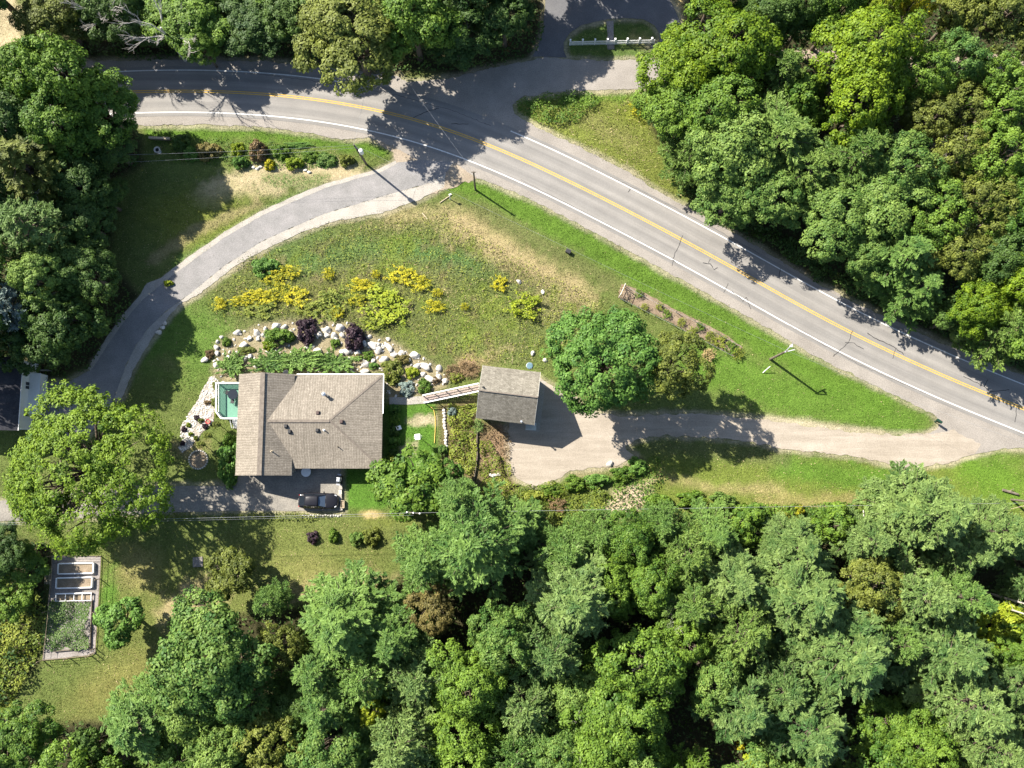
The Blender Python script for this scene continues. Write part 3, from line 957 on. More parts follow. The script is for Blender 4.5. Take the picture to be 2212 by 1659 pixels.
# garage doors, doors and windows
for xx in (gx0 + 2.0, gx1 - 1.5):
    gd = MB()
    for k in range(4):
        gd.box((xx, gy0 - .04, .28 + k * .55), (2.3, .06, .52))
    o = gd.build("garage_door", M['black'], house, True)
    f = MB().box((xx, gy0 - .045, 2.30), (2.6, .09, .12)).box((xx - 1.24, gy0 - .045, 1.1), (.12, .09, 2.28)).box((xx + 1.24, gy0 - .045, 1.1), (.12, .09, 2.28)).build("door_frame", M['white'], house, True)
    f.parent = o
dr = MB().box((XM + 2.2, YSM + o_ - .03, 1.02), (.95, .05, 2.04)).build("door", M['ventbrown'], house, True)
hd = MB().box((XM + 2.55, YSM + o_ - .09, 1.0), (.05, .07, .14)).build("door_handle", M['zinc'], house, True)
hd.parent = dr
for xx in (XM + 4.2, XM + 7.2, XM + 9.4):
    window(house, (xx, YSM + o_, 1.5), 1.3, 1.1, (0, -1, 0))
for xx in (XM + 1.5, XM + 4.5, XM + 8.0):
    window(house, (xx, YN - o_, 1.5), 1.6, 1.2, (0, 1, 0))
for yy in (YM - 3, YM + 2.8):
    window(house, (XR - o_, yy, 1.5), 1.3, 1.1, (1, 0, 0))
window(house, (XL + o_, YSW + 2.4, 1.6), 1.2, 1.1, (-1, 0, 0))
window(house, (XL + o_, YN - 3.6, 2.0), 1.9, 1.7, (-1, 0, 0), "patio_door")
# deck (part of the house)
dz = .9
P = [at(473, 829, dz), at(521, 829, dz), at(521, 905, dz), at(484, 905, dz), at(473, 891, dz)]
P[1].x = P[2].x = gx0 + .0
dk = MB()
dk.prism([(p.x, p.y) for p in P][::-1], dz - .18, dz)
deck = dk.build("deck", M['deckgreen'], house, True)
for p in P:
    MB().box((p.x + (.1 if p.x < gx0 - 1 else -.15), p.y, (dz - .2) / 2), (.12, .12, dz - .2)).build("deck_post", M['white'], house, True).parent = deck
rl = MB()
for a, b in ((P[1], P[0]), (P[0], P[4]), (P[4], P[3]), (P[3], P[2].lerp(P[3], .18))):
    a, b = Vector((a.x, a.y, 0)), Vector((b.x, b.y, 0))
    for zz, ww, hh in ((dz + 1.0, .15, .05), (dz + .10, .07, .05)):
        rl.bar(a + Vector((0, 0, zz)), b + Vector((0, 0, zz)), ww, hh)
    n = max(1, int((b - a).length / .16))
    for k in range(n + 1):
        q = a.lerp(b, k / n)
        rl.box((q.x, q.y, dz + .56), (.05, .05, .84))
    rl.box((b.x, b.y, dz + .5), (.12, .12, 1.16))
o = rl.build("railing", M['white'], house, True)
o.parent = deck
st = MB()
s0, s1 = at(508, 905, dz), at(508, 921, 0)
for k in range(5):
    st.box((s0.x, s0.y - .12 - k * .2, dz - .12 - k * .17), (.62, .24, .05))
for sx in (-.36, .36):
    st.bar((s0.x + sx, s0.y, dz + .9), (s0.x + sx, s0.y - 1.05, .95), .07, .06)
    st.bar((s0.x + sx, s0.y, dz - .05), (s0.x + sx, s0.y - 1.05, .05), .05, .2)
    st.box((s0.x + sx, s0.y - 1.05, .48), (.07, .07, .95))
o = st.build("steps", M['white'], house, True)
o.parent = deck


# ------------------------------------------------------------------ garage with upper floor
ge, gr = 3.7, 5.95
q0 = at(1044, 788.5, ge); q1 = at(1167.5, 805, ge); q2 = at(1154.7, 917.7, ge); q3 = at(1027, 903.6, ge)
gc = (q0 + q1 + q2 + q3) / 4
gang = math.atan2((q1 - q0).y + (q2 - q3).y, (q1 - q0).x + (q2 - q3).x)
gl = ((q1 - q0).length + (q2 - q3).length) / 2
gw = ((q3 - q0).length + (q2 - q1).length) / 2
garage = empty("garage", (gc.x, gc.y, 0), gang)
tag(garage, "detached garage with grey gable roof standing beside the gravel turnaround", "garage")
hl, hw = gl / 2, gw / 2
r = MB()
roof_face(r, [(-hl, hw, ge), (-hl, 0, gr), (hl, 0, gr), (hl, hw, ge)])
roof_face(r, [(-hl, -hw, ge), (hl, -hw, ge), (hl, 0, gr), (-hl, 0, gr)])
grf = r.build("roof", M['shingle2'], garage)
MB().bar((-hl, -.07, gr - .0), (hl, -.07, gr - .0), .14, .04).build("ridge_cap", M['ridge'], garage).parent = grf
s = MB()
for sg in (-1, 1):
    s.face([(-hl, sg * hw, ge - .015), (hl, sg * hw, ge - .015), (hl, 0, gr - .015), (-hl, 0, gr - .015)])
    s.bar((-hl, sg * (hw - .015), ge - .09), (hl, sg * (hw - .015), ge - .09), .03, .16)
    for xx in (-hl + .015, hl - .015):
        s.bar((xx, sg * hw, ge - .09), (xx, 0, gr - .09), .03, .16)
s.build("fascia", M['siding'], garage)
w = MB()
w.prism([(-hl + .3, -hw + .35), (hl - .3, -hw + .35), (hl - .3, hw - .35), (-hl + .3, hw - .35)], -.3, ge - .02)
for xx in (-hl + .3, hl - .3):
    k = (gr - ge) / hw
    w.face([(xx, -hw + .35, ge - .02), (xx, hw - .35, ge - .02), (xx, 0, ge + (hw - .35) * k - .06)])
w.build("wall", M['siding'], garage)
gd = MB()
for k in range(4):
    gd.box((hl - .27, 0, .32 + k * .56), (.06, 4.4, .53))
gdo = gd.build("garage_door", M['white'], garage)
f = MB().box((hl - .26, 0, 2.44), (.08, 4.8, .14)).box((hl - .26, 2.32, 1.15), (.08, .14, 2.42)).box((hl - .26, -2.32, 1.15), (.08, .14, 2.42)).build("door_frame", M['wood'], garage)
f.parent = gdo
ud = MB().box((-hl + .27, .6, 2.75), (.06, .9, 1.8)).build("door", M['ventbrown'], garage)
MB().box((-hl + .22, .25, 2.75), (.05, .06, .14)).build("door_handle", M['zinc'], garage).parent = ud


def gwin(c, w_, h_, ax):
    m = Matrix.Rotation(gang, 3, 'Z')
    window(garage, m @ Vector(c) + Vector((gc.x, gc.y, 0)), w_, h_, m @ Vector(ax))


for xx in (-1.8, 1.4):
    gwin((xx, hw - .35, 2.0), 1.0, .9, (0, 1, 0))
    gwin((xx, -hw + .35, 2.0), 1.0, .9, (0, -1, 0))
gwin((hl - .3, 0, 4.0), .9, .8, (1, 0, 0))


def groof(px, py, zg):
    p = at(px, py, zg)
    l = Matrix.Rotation(-gang, 3, 'Z') @ (p - Vector((gc.x, gc.y, 0)))
    return Vector((l.x, l.y, ge + (gr - ge) * (1 - abs(l.y) / hw)))


p = groof(1044, 837, 5.7)
MB().lathe(p - Vector((0, 0, .1)), [(.16, 0), (.16, .12), (.09, .18), (.09, .5)], 10).build("vent_pipe", M['black'], garage)
p = groof(1126, 911, 3.9)
MB().lathe(p - Vector((0, 0, .2)), [(.08, 0), (.08, .75), (.13, .77), (.13, .85)], 10).build("vent_pipe", M['zinc'], garage)
# pale panels leaning at the corner
pp = at(1147, 921, 1.0)
lean = Matrix.Rotation(gang + .05, 3, 'Z') @ Matrix.Rotation(math.radians(38), 3, 'X')
b = MB().box(pp, (1.25, .04, 1.5), rot=lean)
b2 = MB()
for k in (-.45, -.15, .15, .45):
    b2.bar(pp + lean @ Vector((k, -.035, -.72)), pp + lean @ Vector((k, -.035, .72)), .04, .03)
root = empty("metal_sheet", (pp.x, pp.y, 0))
tag(root, "pale blue metal sheet leaning against the garage's south-east corner", "metal sheet")
b.build("sheet", M['tin'], root, True)
b2.build("rib", M['tin'], root, True)

# ------------------------------------------------------------------ footbridge from the path to the garage
z0, z1 = .12, 1.75
b0, b1 = at(916, 863.5, z0), at(1036, 838, z1)
br = empty("footbridge", (b0.x, b0.y, 0))
tag(br, "sloping footbridge with reddish planks and white rails rising to the garage", "footbridge")
d = (b1 - b0)
L = d.length
side = Vector((-d.y, d.x, 0)).normalized()
pl = MB()
n = int(L / .19)
for k in range(n):
    c = b0 + d * ((k + .5) / n)
    pl.bar(c - side * .40, c + side * .40, .165, .04)
pl.build("planking", M['ramp'], br, True)
bm_ = MB()
for sg in (-.36, .36):
    bm_.bar(b0 + side * sg - Vector((0, 0, .14)), b1 + side * sg - Vector((0, 0, .14)), .08, .22)
bm_.build("beam", M['wood'], br, True)
for sg in (-1, 1):
    rl = MB()
    o1 = side * sg * .45
    rl.bar(b0 + o1 + Vector((0, 0, .95)), b1 + o1 + Vector((0, 0, .95)), .13, .05)
    rl.bar(b0 + o1 + Vector((0, 0, .50)), b1 + o1 + Vector((0, 0, .50)), .05, .09)
    for k in range(6):
        c = b0 + d * (k / 5) + o1
        rl.box((c.x, c.y, c.z + .40), (.09, .09, 1.1))
    rl.build("railing", M['white'], br, True)
for k in (2, 3, 4):
    for sg in (-.5, .5):
        c = b0 + d * (k / 5) + side * sg
        MB().box((c.x, c.y, c.z / 2 - .2), (.12, .12, c.z + .1)).build("support_post", M['wood'], br, True)

# ------------------------------------------------------------------ neighbour's house at the left edge
nh = empty("neighbour_house", (at(40, 850)[0], at(40, 850)[1], 0))
tag(nh, "dark-roofed white house half hidden under the trees beside the driveway", "house")
nz = 3.4
xe = at(44, 850, nz).x
yn, ys = at(44, 772, nz).y, at(44, 930, nz).y
xw = xe - 9
r = MB()
roof_face(r, [(xe, ys, nz), (xe, yn, nz), (xe - 4.5, yn, nz + 1.7), (xe - 4.5, ys, nz + 1.7)])
roof_face(r, [(xw, ys, nz), (xe - 4.5, ys, nz + 1.7), (xe - 4.5, yn, nz + 1.7), (xw, yn, nz)])
r.build("roof", M['darkroof'], nh, True)
MB().bar((xe + .03, ys, nz - .08), (xe + .03, yn, nz - .08), .06, .16).build("gutter", M['white'], nh, True)
w = MB().prism([(xw + .4, ys + .3), (xe - .15, ys + .3), (xe - .15, yn - .3), (xw + .4, yn - .3)], -.3, nz - .02)
for yy in (ys + .3, yn - .3):
    w.face([(xw + .4, yy, nz - .02), (xe - .15, yy, nz - .02), (xe - 4.5, yy, nz + 1.6)])
w.build("wall", M['white'], nh, True)
for yy in (ys + 2.2, ys + 5.4):
    window(nh, (xe - .15, yy, 1.8), .9, 1.2, (1, 0, 0))
# lower lean-to wing with a flat pale roof
wx = at(88, 850, 1.2).x
y0_, y1_ = at(70, 893, 2).y, at(70, 806, 2).y
MB().prism([(xe - .14, y0_), (wx, y0_), (wx, y1_), (xe - .14, y1_)], -.2, 1.5).build("porch_wall", M['white'], nh, True)
MB().prism([(xe - .14, y0_ - .05), (wx + .08, y0_ - .05), (wx + .08, y1_ + .05), (xe - .14, y1_ + .05)], 1.502, 1.58).build("porch_roof", M['white'], nh, True)
rr = MB()
for k in range(6):
    q = Vector((xe + .2 + k * .28, y1_ + .5, 0))
    rr.box((q.x, q.y, .55), (.04, .04, 1.1))
rr.bar((xe + .1, y1_ + .5, 1.1), (xe + 1.8, y1_ + .5, 1.1), .06, .05)
rr.build("railing", M['grey'], nh, True)

# ------------------------------------------------------------------ foliage meshes
def norm(a):
    return a / (np.linalg.norm(a, axis=-1, keepdims=True) + 1e-9)


def leaf_mesh(name, c, nrm, size, aspect, tint, along=None, mat=None):
    """many small diamond leaves: centre, normal, half length, width ratio, tint, direction"""
    n = len(c)
    a = RNG.normal(size=(n, 3)) if along is None else along
    t = norm(a - nrm * (a * nrm).sum(1, keepdims=True))
    b = np.cross(nrm, t)
    s = size[:, None]
    w = s * (aspect if np.isscalar(aspect) else aspect[:, None])
    v = np.stack([c + t * s, c + b * w, c - t * s, c - b * w], 1).reshape(-1, 3)
    me = np_mesh(name, v, np.arange(n * 4).reshape(n, 4), mat)
    at_ = me.attributes.new("tint", 'FLOAT', 'FACE')
    at_.data.foreach_set("value", np.clip(tint, 0, 1).astype(np.float32))
    return me


def sphere_dirs(n, zmin=-1.0):
    z = RNG.uniform(zmin, 1, n)
    a = RNG.uniform(0, 2 * np.pi, n)
    r = np.sqrt(1 - z * z)
    return np.stack([r * np.cos(a), r * np.sin(a), z], 1)


def broadleaf(R, hc, h, seed, nl=9, puffs=230, lpp=85, pr=(.42, .82), leaf=(.10, .19), open_=.0, inner=0):
    """crown of leaf puffs carried on several lobes; h tree height, hc crown height"""
    global RNG
    RNG = np.random.default_rng(seed)
    zc = h - hc * .52
    lob = []
    for i in range(nl):
        az = i * 2.399 + RNG.uniform(-.5, .5)
        el = math.radians(RNG.uniform(-22, 30) if i % 3 else RNG.uniform(30, 85))
        k = RNG.uniform(.42, .74)
        lob.append((np.array([math.cos(el) * math.cos(az) * R * k, math.cos(el) * math.sin(az) * R * k, zc + math.sin(el) * hc * .5 * .62]), RNG.uniform(.24, .46) * R))
    for i in range(inner):
        az = i * 2.399 + 1
        lob.append((np.array([math.cos(az) * R * .30, math.sin(az) * R * .30, zc + hc * RNG.uniform(.10, .26)]), R * RNG.uniform(.24, .34)))
    lob.append((np.array([0, 0, zc + hc * .12]), R * .48))
    vs = hc * .5 / R
    P, N = [], []
    while len(P) < puffs:
        c, r = lob[RNG.integers(len(lob))]
        d = sphere_dirs(1, -.35)[0]
        p = c + d * r * np.array([1, 1, max(.7, min(1.2, vs))]) * RNG.uniform(.86, 1.06)
        if any(np.linalg.norm((p - c2) / np.array([1, 1, max(.7, min(1.2, vs))])) < r2 * .86 for c2, r2 in lob if r2 != r or not np.allclose(c2, c)):
            continue
        if RNG.random() < open_: continue
        if RNG.random() < .16: p = p + d * RNG.uniform(.1, .22) * R * .45
        P.append(p); N.append(d)
    P, N = np.array(P), np.array(N)
    rad = RNG.uniform(*pr, puffs)
    tp = RNG.normal(.5, .17, puffs)
    m = puffs * lpp
    i = np.repeat(np.arange(puffs), lpp)
    d = sphere_dirs(m, -.55)
    d = norm(d + N[i] * .35)
    c = P[i] + d * (rad[i] * RNG.uniform(.55, 1.12, m))[:, None] * np.array([1, 1, .78])
    nn = norm(d * .9 + N[i] * .35 + np.array([0, 0, .35]) + RNG.normal(size=(m, 3)) * .42)
    t = tp[i] + RNG.normal(0, .16, m) + (d[:, 2] - .2) * .10  # leaves facing up get a lighter tint, a highlight painted on each puff
    cr = leaf_mesh("crown", c, nn, RNG.uniform(*leaf, m), .62, t)
    # trunk and limbs
    b = MB()
    top = zc + hc * .12
    b.tube([(0, 0, -.2), (.05, .03, .6), (.02, -.05, h * .3), (0, .05, top)], [R * .075 + .08, R * .06 + .05, R * .05 + .03, .05], 8)
    for c0, r0 in lob[:-1]:
        s = Vector((0, 0, h * RNG.uniform(.25, .45)))
        e = Vector(c0)
        mid = s.lerp(e, .5) + Vector((0, 0, .12 * r0))
        b.tube([s, mid, e], [R * .032 + .03, R * .02 + .02, .02], 6)
        for q in range(3):
            dd = Vector(sphere_dirs(1, -.1)[0])
            b.tube([mid.lerp(e, .3 + .3 * q), e + dd * r0 * .7], [R * .012 + .015, .012], 5)
    bo = bpy.data.meshes.new("trunk")
    bo.from_pydata(b.v, [], b.f)
    bo.materials.append(M['bark'])
    for p in bo.polygons: p.use_smooth = True
    return cr, bo, R, h, zc


def pine(R, h, seed, whorls=13, base=.28, nb=7, dens=1.0, soft=0.0):
    """whorls of upswept branches with needle sprays along side twigs"""
    global RNG
    RNG = np.random.default_rng(seed)
    C, NN, AL, T, S = [], [], [], [], []
    b = MB()
    b.tube([(0, 0, -.2), (0, 0, h * .3), (.05, .05, h * .7), (0, 0, h)], [R * .07 + .06, R * .05 + .05, .10, .02], 8)
    for wv in range(whorls):
        t = wv / (whorls - 1)
        z = h * (base + (1 - base) * t * .97)
        Lr = R * (1.02 - t) ** .74 * (1 if wv else .8)
        k = nb if t < .7 else 5
        for j in range(k):
            az = wv * .9 + j * 2 * math.pi / k + RNG.uniform(-.32, .32)
            L = Lr * RNG.uniform(.62, 1.18)
            if L < .35: L = .35
            up = math.tan(math.radians(8 + 34 * t + RNG.uniform(-6, 8)))
            dh = np.array([math.cos(az), math.sin(az), 0])
            sd = np.array([-math.sin(az), math.cos(az), 0])
            tb = RNG.normal(.5, .14)
            p0 = np.array([0, 0, z])
            if L > .9:
                b.tube([p0, p0 + dh * L * .5 + np.array([0, 0, up * L * .5]), p0 + dh * L * .92 + np.array([0, 0, up * L * .95])], [.05 + .008 * L, .035, .012], 4, False)
            ns = max(2, int(L * 1.25 * dens))
            for q in range(ns):
                s = .30 + .72 * (q + RNG.uniform(.1, .9)) / ns
                pc = p0 + dh * L * s + np.array([0, 0, up * L * s - .10 * L * s * s])
                tips = [(pc, dh)] if s > .85 else []
                for sg in (-1, 1):
                    tl = (.40 * L * (1.08 - s) + .25) * RNG.uniform(.7, 1.25)
                    td = norm(dh * .8 + sd * sg * .7 + np.array([0, 0, .2]))
                    for e in range(1 + int(tl / .75)):
                        tips.append((pc + td * tl * (1 - .55 * e), td))
                for pp, td in tips:
                    m = int(34 * RNG.uniform(.7, 1.3))
                    f = RNG.random(m)[:, None]
                    ln = RNG.uniform(.5, .85)
                    cc = pp + td * (f - .55) * ln + RNG.normal(size=(m, 3)) * (.15 * (1.15 - f)) * np.array([1, 1, .7])
                    dr = norm(td + RNG.normal(size=(m, 3)) * .55 + np.array([0, 0, .25]))
                    C.append(cc); AL.append(dr)
                    NN.append(norm(np.array([0, 0, 1.0]) + dh * .3 + RNG.normal(size=(m, 3)) * (.34 + soft)))
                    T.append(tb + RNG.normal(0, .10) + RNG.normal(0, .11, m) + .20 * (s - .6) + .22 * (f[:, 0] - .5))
                    S.append(RNG.uniform(.12, .24, m))
    C, AL, NN, T, S = (np.concatenate(z) for z in (C, AL, NN, T, S))
    NN = norm(NN - AL * (NN * AL).sum(1, keepdims=True) * .7)
    cr = leaf_mesh("crown", C, NN, S, .30, T, AL)
    bo = bpy.data.meshes.new("trunk")
    bo.from_pydata(b.v, [], b.f)
    bo.materials.append(M['bark'])
    for p in bo.polygons: p.use_smooth = True
    return cr, bo, R, h, h * .62


def bare(h, R, seed):
    """leafless tree of forking branches"""
    rr = random.Random(seed)
    b = MB()
    b.tube([(0, 0, -.2), (.1, 0, h * .4), (0, .1, h * .62)], [.2, .15, .11], 7)

    def grow(p, d, L, r, lv):
        q = p + d * L * .5 + Vector((rr.uniform(-.1, .1), rr.uniform(-.1, .1), .05)) * L
        e = p + d * L
        b.tube([p, q, e], [r, r * .75, r * .5], 5 if lv < 2 else 4, False)
        if lv >= 3: return
        for k in range(4 if lv < 2 else 3):
            s = p.lerp(e, .35 + .65 * (k + 1) / 4)
            nd = (d + Vector((rr.uniform(-.8, .8), rr.uniform(-.8, .8), rr.uniform(-.15, .5)))).normalized()
            grow(s, nd, L * rr.uniform(.45, .7), r * .5, lv + 1)

    for k in range(6):
        a = k * 1.05 + rr.uniform(-.3, .3)
        d = Vector((math.cos(a), math.sin(a), rr.uniform(.4, 1.1))).normalized()
        grow(Vector((0, 0, h * rr.uniform(.4, .62))), d, R * rr.uniform(.6, .9), .085, 0)
    me = bpy.data.meshes.new("branches")
    me.from_pydata(b.v, [], b.f)
    me.materials.append(M['dead'])
    return me


VAR = {
    'b': [broadleaf(5, 8.0, 12.5, 101, 11, 270, 85, (.42, .82), (.10, .19), 0, 5), broadleaf(5, 9.5, 14, 102, 13, 290, 85, (.42, .82), (.10, .19), 0, 6), broadleaf(5, 7.5, 12, 103, 10, 260, 85, (.42, .82), (.10, .19), 0, 4), broadleaf(5, 10, 14.5, 104, 12, 290, 85, (.42, .82), (.10, .19), 0, 7)],
    'o': [broadleaf(4.5, 8, 12.5, 111, 11, 200, 75, (.4, .75), (.09, .18), .15), broadleaf(4.5, 7, 12, 112, 10, 180, 75, (.4, .7), (.09, .17), .1)],
    's': [broadleaf(3, 4.2, 6.5, 121, 8, 120, 60, (.32, .6), (.10, .20)), broadleaf(3, 3.8, 5.5, 122, 7, 110, 60, (.32, .6), (.10, .20))],
    'p': [pine(4.2, 16, 131, 14, .2), pine(4.6, 16, 132, 13, .18, 8), pine(4.0, 17, 133, 15, .22, 8), pine(4.5, 15.5, 134, 12, .16, 8)],
    'q': [pine(4.4, 15, 141, 11, .3, 8, 1.0, .5), pine(4.6, 14, 142, 10, .25, 9, 1.0, .5)],
    'r': [broadleaf(6, 11, 14, 151, 18, 470, 75, (.42, .8), (.10, .19), .06, 6)],
    'm': [broadleaf(9.6, 11, 16.5, 161, 22, 1150, 50, (.40, .85), (.10, .19), 0, 9)],
}
BARE = [bare(12, 4, 1), bare(11, 3.5, 2), bare(12.5, 4, 3)]
LEAF = {'maple': 'maple', 'bright': 'bright', 'dark': 'dark', 'silver': 'silver', 'olive': 'olive', 'pine': 'pine', 'blue': 'blue', 'round': 'round', 'fern': 'fern', 'lime': 'lime', 'gold': 'gold', 'purple': 'purple', 'red': 'red'}
COUNT = {}


def crown_material(o, mat):
    o.data.materials.clear() if False else None
    if len(o.data.materials) == 0: o.data.materials.append(M['maple'])
    o.material_slots[0].link = 'OBJECT'
    o.material_slots[0].material = mat


def tree(px, py, r_px, h, kind, leaf, label, group=None, name=None, cat="tree", base=None):
    """px, py: where the middle of the crown shows; r_px its radius there; h the tree's height"""
    vs = VAR[kind]
    k = COUNT.get(kind, 0)
    COUNT[kind] = k + 1
    cr, bo, R, hv, zcv = vs[k % len(vs)]
    if group == "trees of the lower woods": h *= random.uniform(.92, 1.08)
    sz = h / hv
    zc = zcv * sz
    p = at(px, py, zc)
    if base is not None: p = at(*base)
    R_w = r_px * mpp(px, py, zc) * (1.14 if kind in 'pq' else 1.06)
    sx = R_w / R
    root = empty(name or ("pine_tree" if kind in 'pq' else "broadleaf_tree"), (p.x, p.y, 0), random.uniform(0, 6.28) if kind != 'm' else 1.1)
    root.scale = (sx * random.uniform(.95, 1.05), sx * random.uniform(.95, 1.05), sz)
    tag(root, label, cat, group)
    c = link_mesh("crown", cr, root)
    crown_material(c, M[leaf])
    link_mesh("trunk", bo, root)
    return root


def ordinals(n):
    w = ["first", "second", "third", "fourth", "fifth", "sixth", "seventh", "eighth", "ninth", "tenth", "eleventh", "twelfth", "thirteenth", "fourteenth", "fifteenth", "sixteenth", "seventeenth", "eighteenth", "nineteenth", "twentieth", "twenty-first", "twenty-second", "twenty-third"]
    if n == 1: return ["only one"]
    if n == 2: return ["left one of two", "right one of two"]
    return ["leftmost"] + [w[i] + " from left" for i in range(1, n - 1)] + ["rightmost"]


def cluster(phrase, rows, group=None):
    rows = sorted(rows, key=lambda r: r[0])
    for o, (px, py, r, h, kind, leaf, desc) in zip(ordinals(len(rows)), rows):
        lab = f"{desc}, {o} {phrase}" if len(rows) > 1 else f"{desc} {phrase}"
        tree(px, py, r, h, kind, leaf, lab, group)


Mg, Yg, Dk, Sl, Ol, Bp, Pp, Fe = ("mid-green leafy tree", "bright yellow-green tree", "dark green tree", "pale silver-green tree", "olive-tinted tree", "pale blue-green pine", "green pine", "feathery pale green tree")
# woods beyond the road, upper left
cluster("above the road's left end", [
    (-60, -60, 100, 14, 'b', 'dark', Dk), (120, 40, 75, 9, 'b', 'olive', Ol), (235, 20, 75, 9, 'b', 'dark', Dk), (320, 48, 60, 6, 'b', 'dark', Dk)], "trees north of the road")
cluster("hanging over the road's upper edge", [
    (405, 38, 90, 7.5, 'b', 'maple', Mg), (550, 40, 74, 6.5, 'b', 'dark', Dk), (650, 20, 80, 8.5, 'b', 'dark', Dk), (765, 80, 112, 13.5, 'b', 'olive', "big olive-green maple"), (890, 45, 92, 13, 'b', 'maple', "olive-green maple"), (985, 75, 74, 9, 'b', 'dark', Dk), (1090, 40, 66, 9, 'b', 'dark', Dk)], "trees north of the road")
cluster("hanging lowest over the road, a small one", [(440, 105, 34, 7, 'b', 'maple', Mg)])
cluster("of the treetops along the picture's top edge", [
    (180, -90, 110, 8, 'b', 'dark', Dk), (340, -70, 110, 6, 'b', 'dark', Dk), (500, -70, 100, 7, 'b', 'dark', Dk), (650, -90, 110, 10, 'b', 'maple', Mg), (830, -90, 110, 12, 'b', 'maple', Mg), (1000, -90, 100, 14, 'b', 'dark', Dk)], "trees north of the road")
cluster("shading the loop driveway", [(1080, -90, 90, 13, 'b', 'dark', Dk), (1190, -200, 100, 14, 'b', 'dark', Dk), (1300, -210, 90, 14, 'o', 'maple', Mg)], "trees north of the road")
# upper right woods
cluster("beside the picket fence's right end", [(1450, 235, 70, 10, 'b', 'maple', Mg), (1475, 160, 85, 12, 'b', 'bright', "yellow-tinted maple"), (1570, 110, 100, 14, 'b', 'bright', Yg), (1555, 235, 92, 13, 'b', 'maple', Mg)], "trees of the upper right woods")
cluster("along the upper right woods' top", [
    (1545, -20, 60, 13, 'b', 'dark', Dk), (1660, 40, 70, 12, 'b', 'dark', Dk), (1745, 25, 62, 12, 'b', 'dark', Dk), (1815, 20, 62, 14, 'b', 'maple', Mg), (1905, 15, 48, 15, 'o', 'lime', "lime-green tree"), (1975, 0, 44, 15, 'o', 'gold', "golden yellow tree"), (2075, 20, 66, 12, 'b', 'olive', Ol), (2170, 30, 82, 13, 'b', 'olive', Ol)], "trees of the upper right woods")
cluster("of the pair behind the yellow-green maples", [(1685, 165, 62, 12, 'q', 'silver', "soft pale green pine"), (1735, 225, 56, 10, 's', 'maple', "small mid-green tree")], "trees of the upper right woods")
cluster("among the pale pines of the upper right woods", [(1868, 120, 100, 16, 'b', 'bright', "tall yellow-green maple"), (1850, 235, 90, 15, 'b', 'bright', "lower yellow-green maple")], "trees of the upper right woods")
cluster("in the twiggy stand near the right edge", [
    (1985, 175, 66, 13, 'o', 'maple', Mg), (2060, 150, 62, 13, 'o', 'pine', "narrow green tree"), (2085, 250, 74, 12, 'o', 'olive', Ol), (2005, 260, 60, 12, 'o', 'olive', Ol), (2170, 235, 80, 14, 'o', 'maple', Mg), (2130, 180, 62, 13, 'o', 'maple', Mg)], "trees of the upper right woods")
cluster("in the upper right woods' middle row", [
    (1500, 320, 70, 10, 'q', 'silver', Sl), (1585, 335, 96, 13, 'b', 'silver', Sl), (1670, 310, 118, 13, 'q', 'silver', "tall pale silver pine"), (1740, 380, 84, 12, 'q', 'silver', "pale silver pine"), (1845, 345, 80, 14, 'q', 'silver', "silver-green pine"), (1940, 360, 78, 14, 'o', 'silver', Sl), (2060, 350, 72, 13, 'o', 'olive', Ol), (2150, 350, 78, 14, 'o', 'maple', Mg)], "trees of the upper right woods")
cluster("leaning over the road's right side", [
    (1585, 420, 78, 9.5, 'b', 'silver', Sl), (1660, 425, 84, 10.5, 'b', 'silver', Sl), (1800, 470, 84, 11, 'b', 'silver', Sl), (1905, 450, 98, 12, 'b', 'silver', "broad silver-green tree"), (1950, 555, 78, 12, 'p', 'pine', "green spruce"), (1985, 625, 64, 10, 'p', 'pine', "lower green spruce"), (1880, 545, 62, 9, 'b', 'silver', Sl)], "trees of the upper right woods")
cluster("near the right edge above the road", [
    (2015, 460, 74, 13, 'o', 'maple', Mg), (2110, 450, 74, 13, 'o', 'olive', Ol), (2190, 450, 74, 13, 'b', 'maple', Mg), (2060, 545, 66, 12, 'o', 'olive', Ol), (2150, 560, 72, 12, 'b', 'dark', Dk)], "trees of the upper right woods")
cluster("at the road's right end", [(2110, 672, 62, 11, 'b', 'bright', Yg), (2195, 620, 66, 13, 'b', 'bright', Yg), (2175, 715, 72, 12, 'q', 'silver', Sl), (2290, 730, 90, 14, 'b', 'maple', Mg), (2060, 690, 46, 8, 's', 'dark', Dk)], "trees of the upper right woods")
# left woods
cluster("of the maples at the road's left end", [
    (55, 170, 80, 13, 'b', 'maple', Mg), (135, 165, 92, 15, 'b', 'maple', "tall red-flecked maple"), (212, 232, 80, 11, 'b', 'maple', Mg), (130, 275, 84, 13, 'b', 'maple', Mg), (238, 318, 62, 7.5, 'b', 'dark', Dk), (30, 270, 80, 13, 'b', 'dark', Dk)], "trees of the left woods")
cluster("in the middle of the left woods", [
    (60, 365, 96, 14, 'p', 'olive', "grey-green twiggy pine"), (165, 395, 70, 9, 'b', 'dark', Dk), (75, 500, 92, 14, 'q', 'fern', Fe), (178, 480, 66, 8, 'b', 'dark', Dk), (225, 430, 48, 6, 'b', 'dark', Dk), (-50, 440, 90, 14, 'b', 'dark', Dk)], "trees of the left woods")
cluster("in the shade beside the left driveway", [
    (95, 600, 66, 12, 'b', 'silver', "grey-green tree"), (180, 590, 70, 10, 'b', 'dark', Dk), (35, 670, 72, 12, 'q', 'spruce', "bluish green tree"), (110, 700, 80, 10, 'b', 'dark', Dk), (175, 690, 62, 9, 's', 'dark', Dk), (40, 750, 52, 8, 's', 'dark', Dk)], "trees of the left woods")
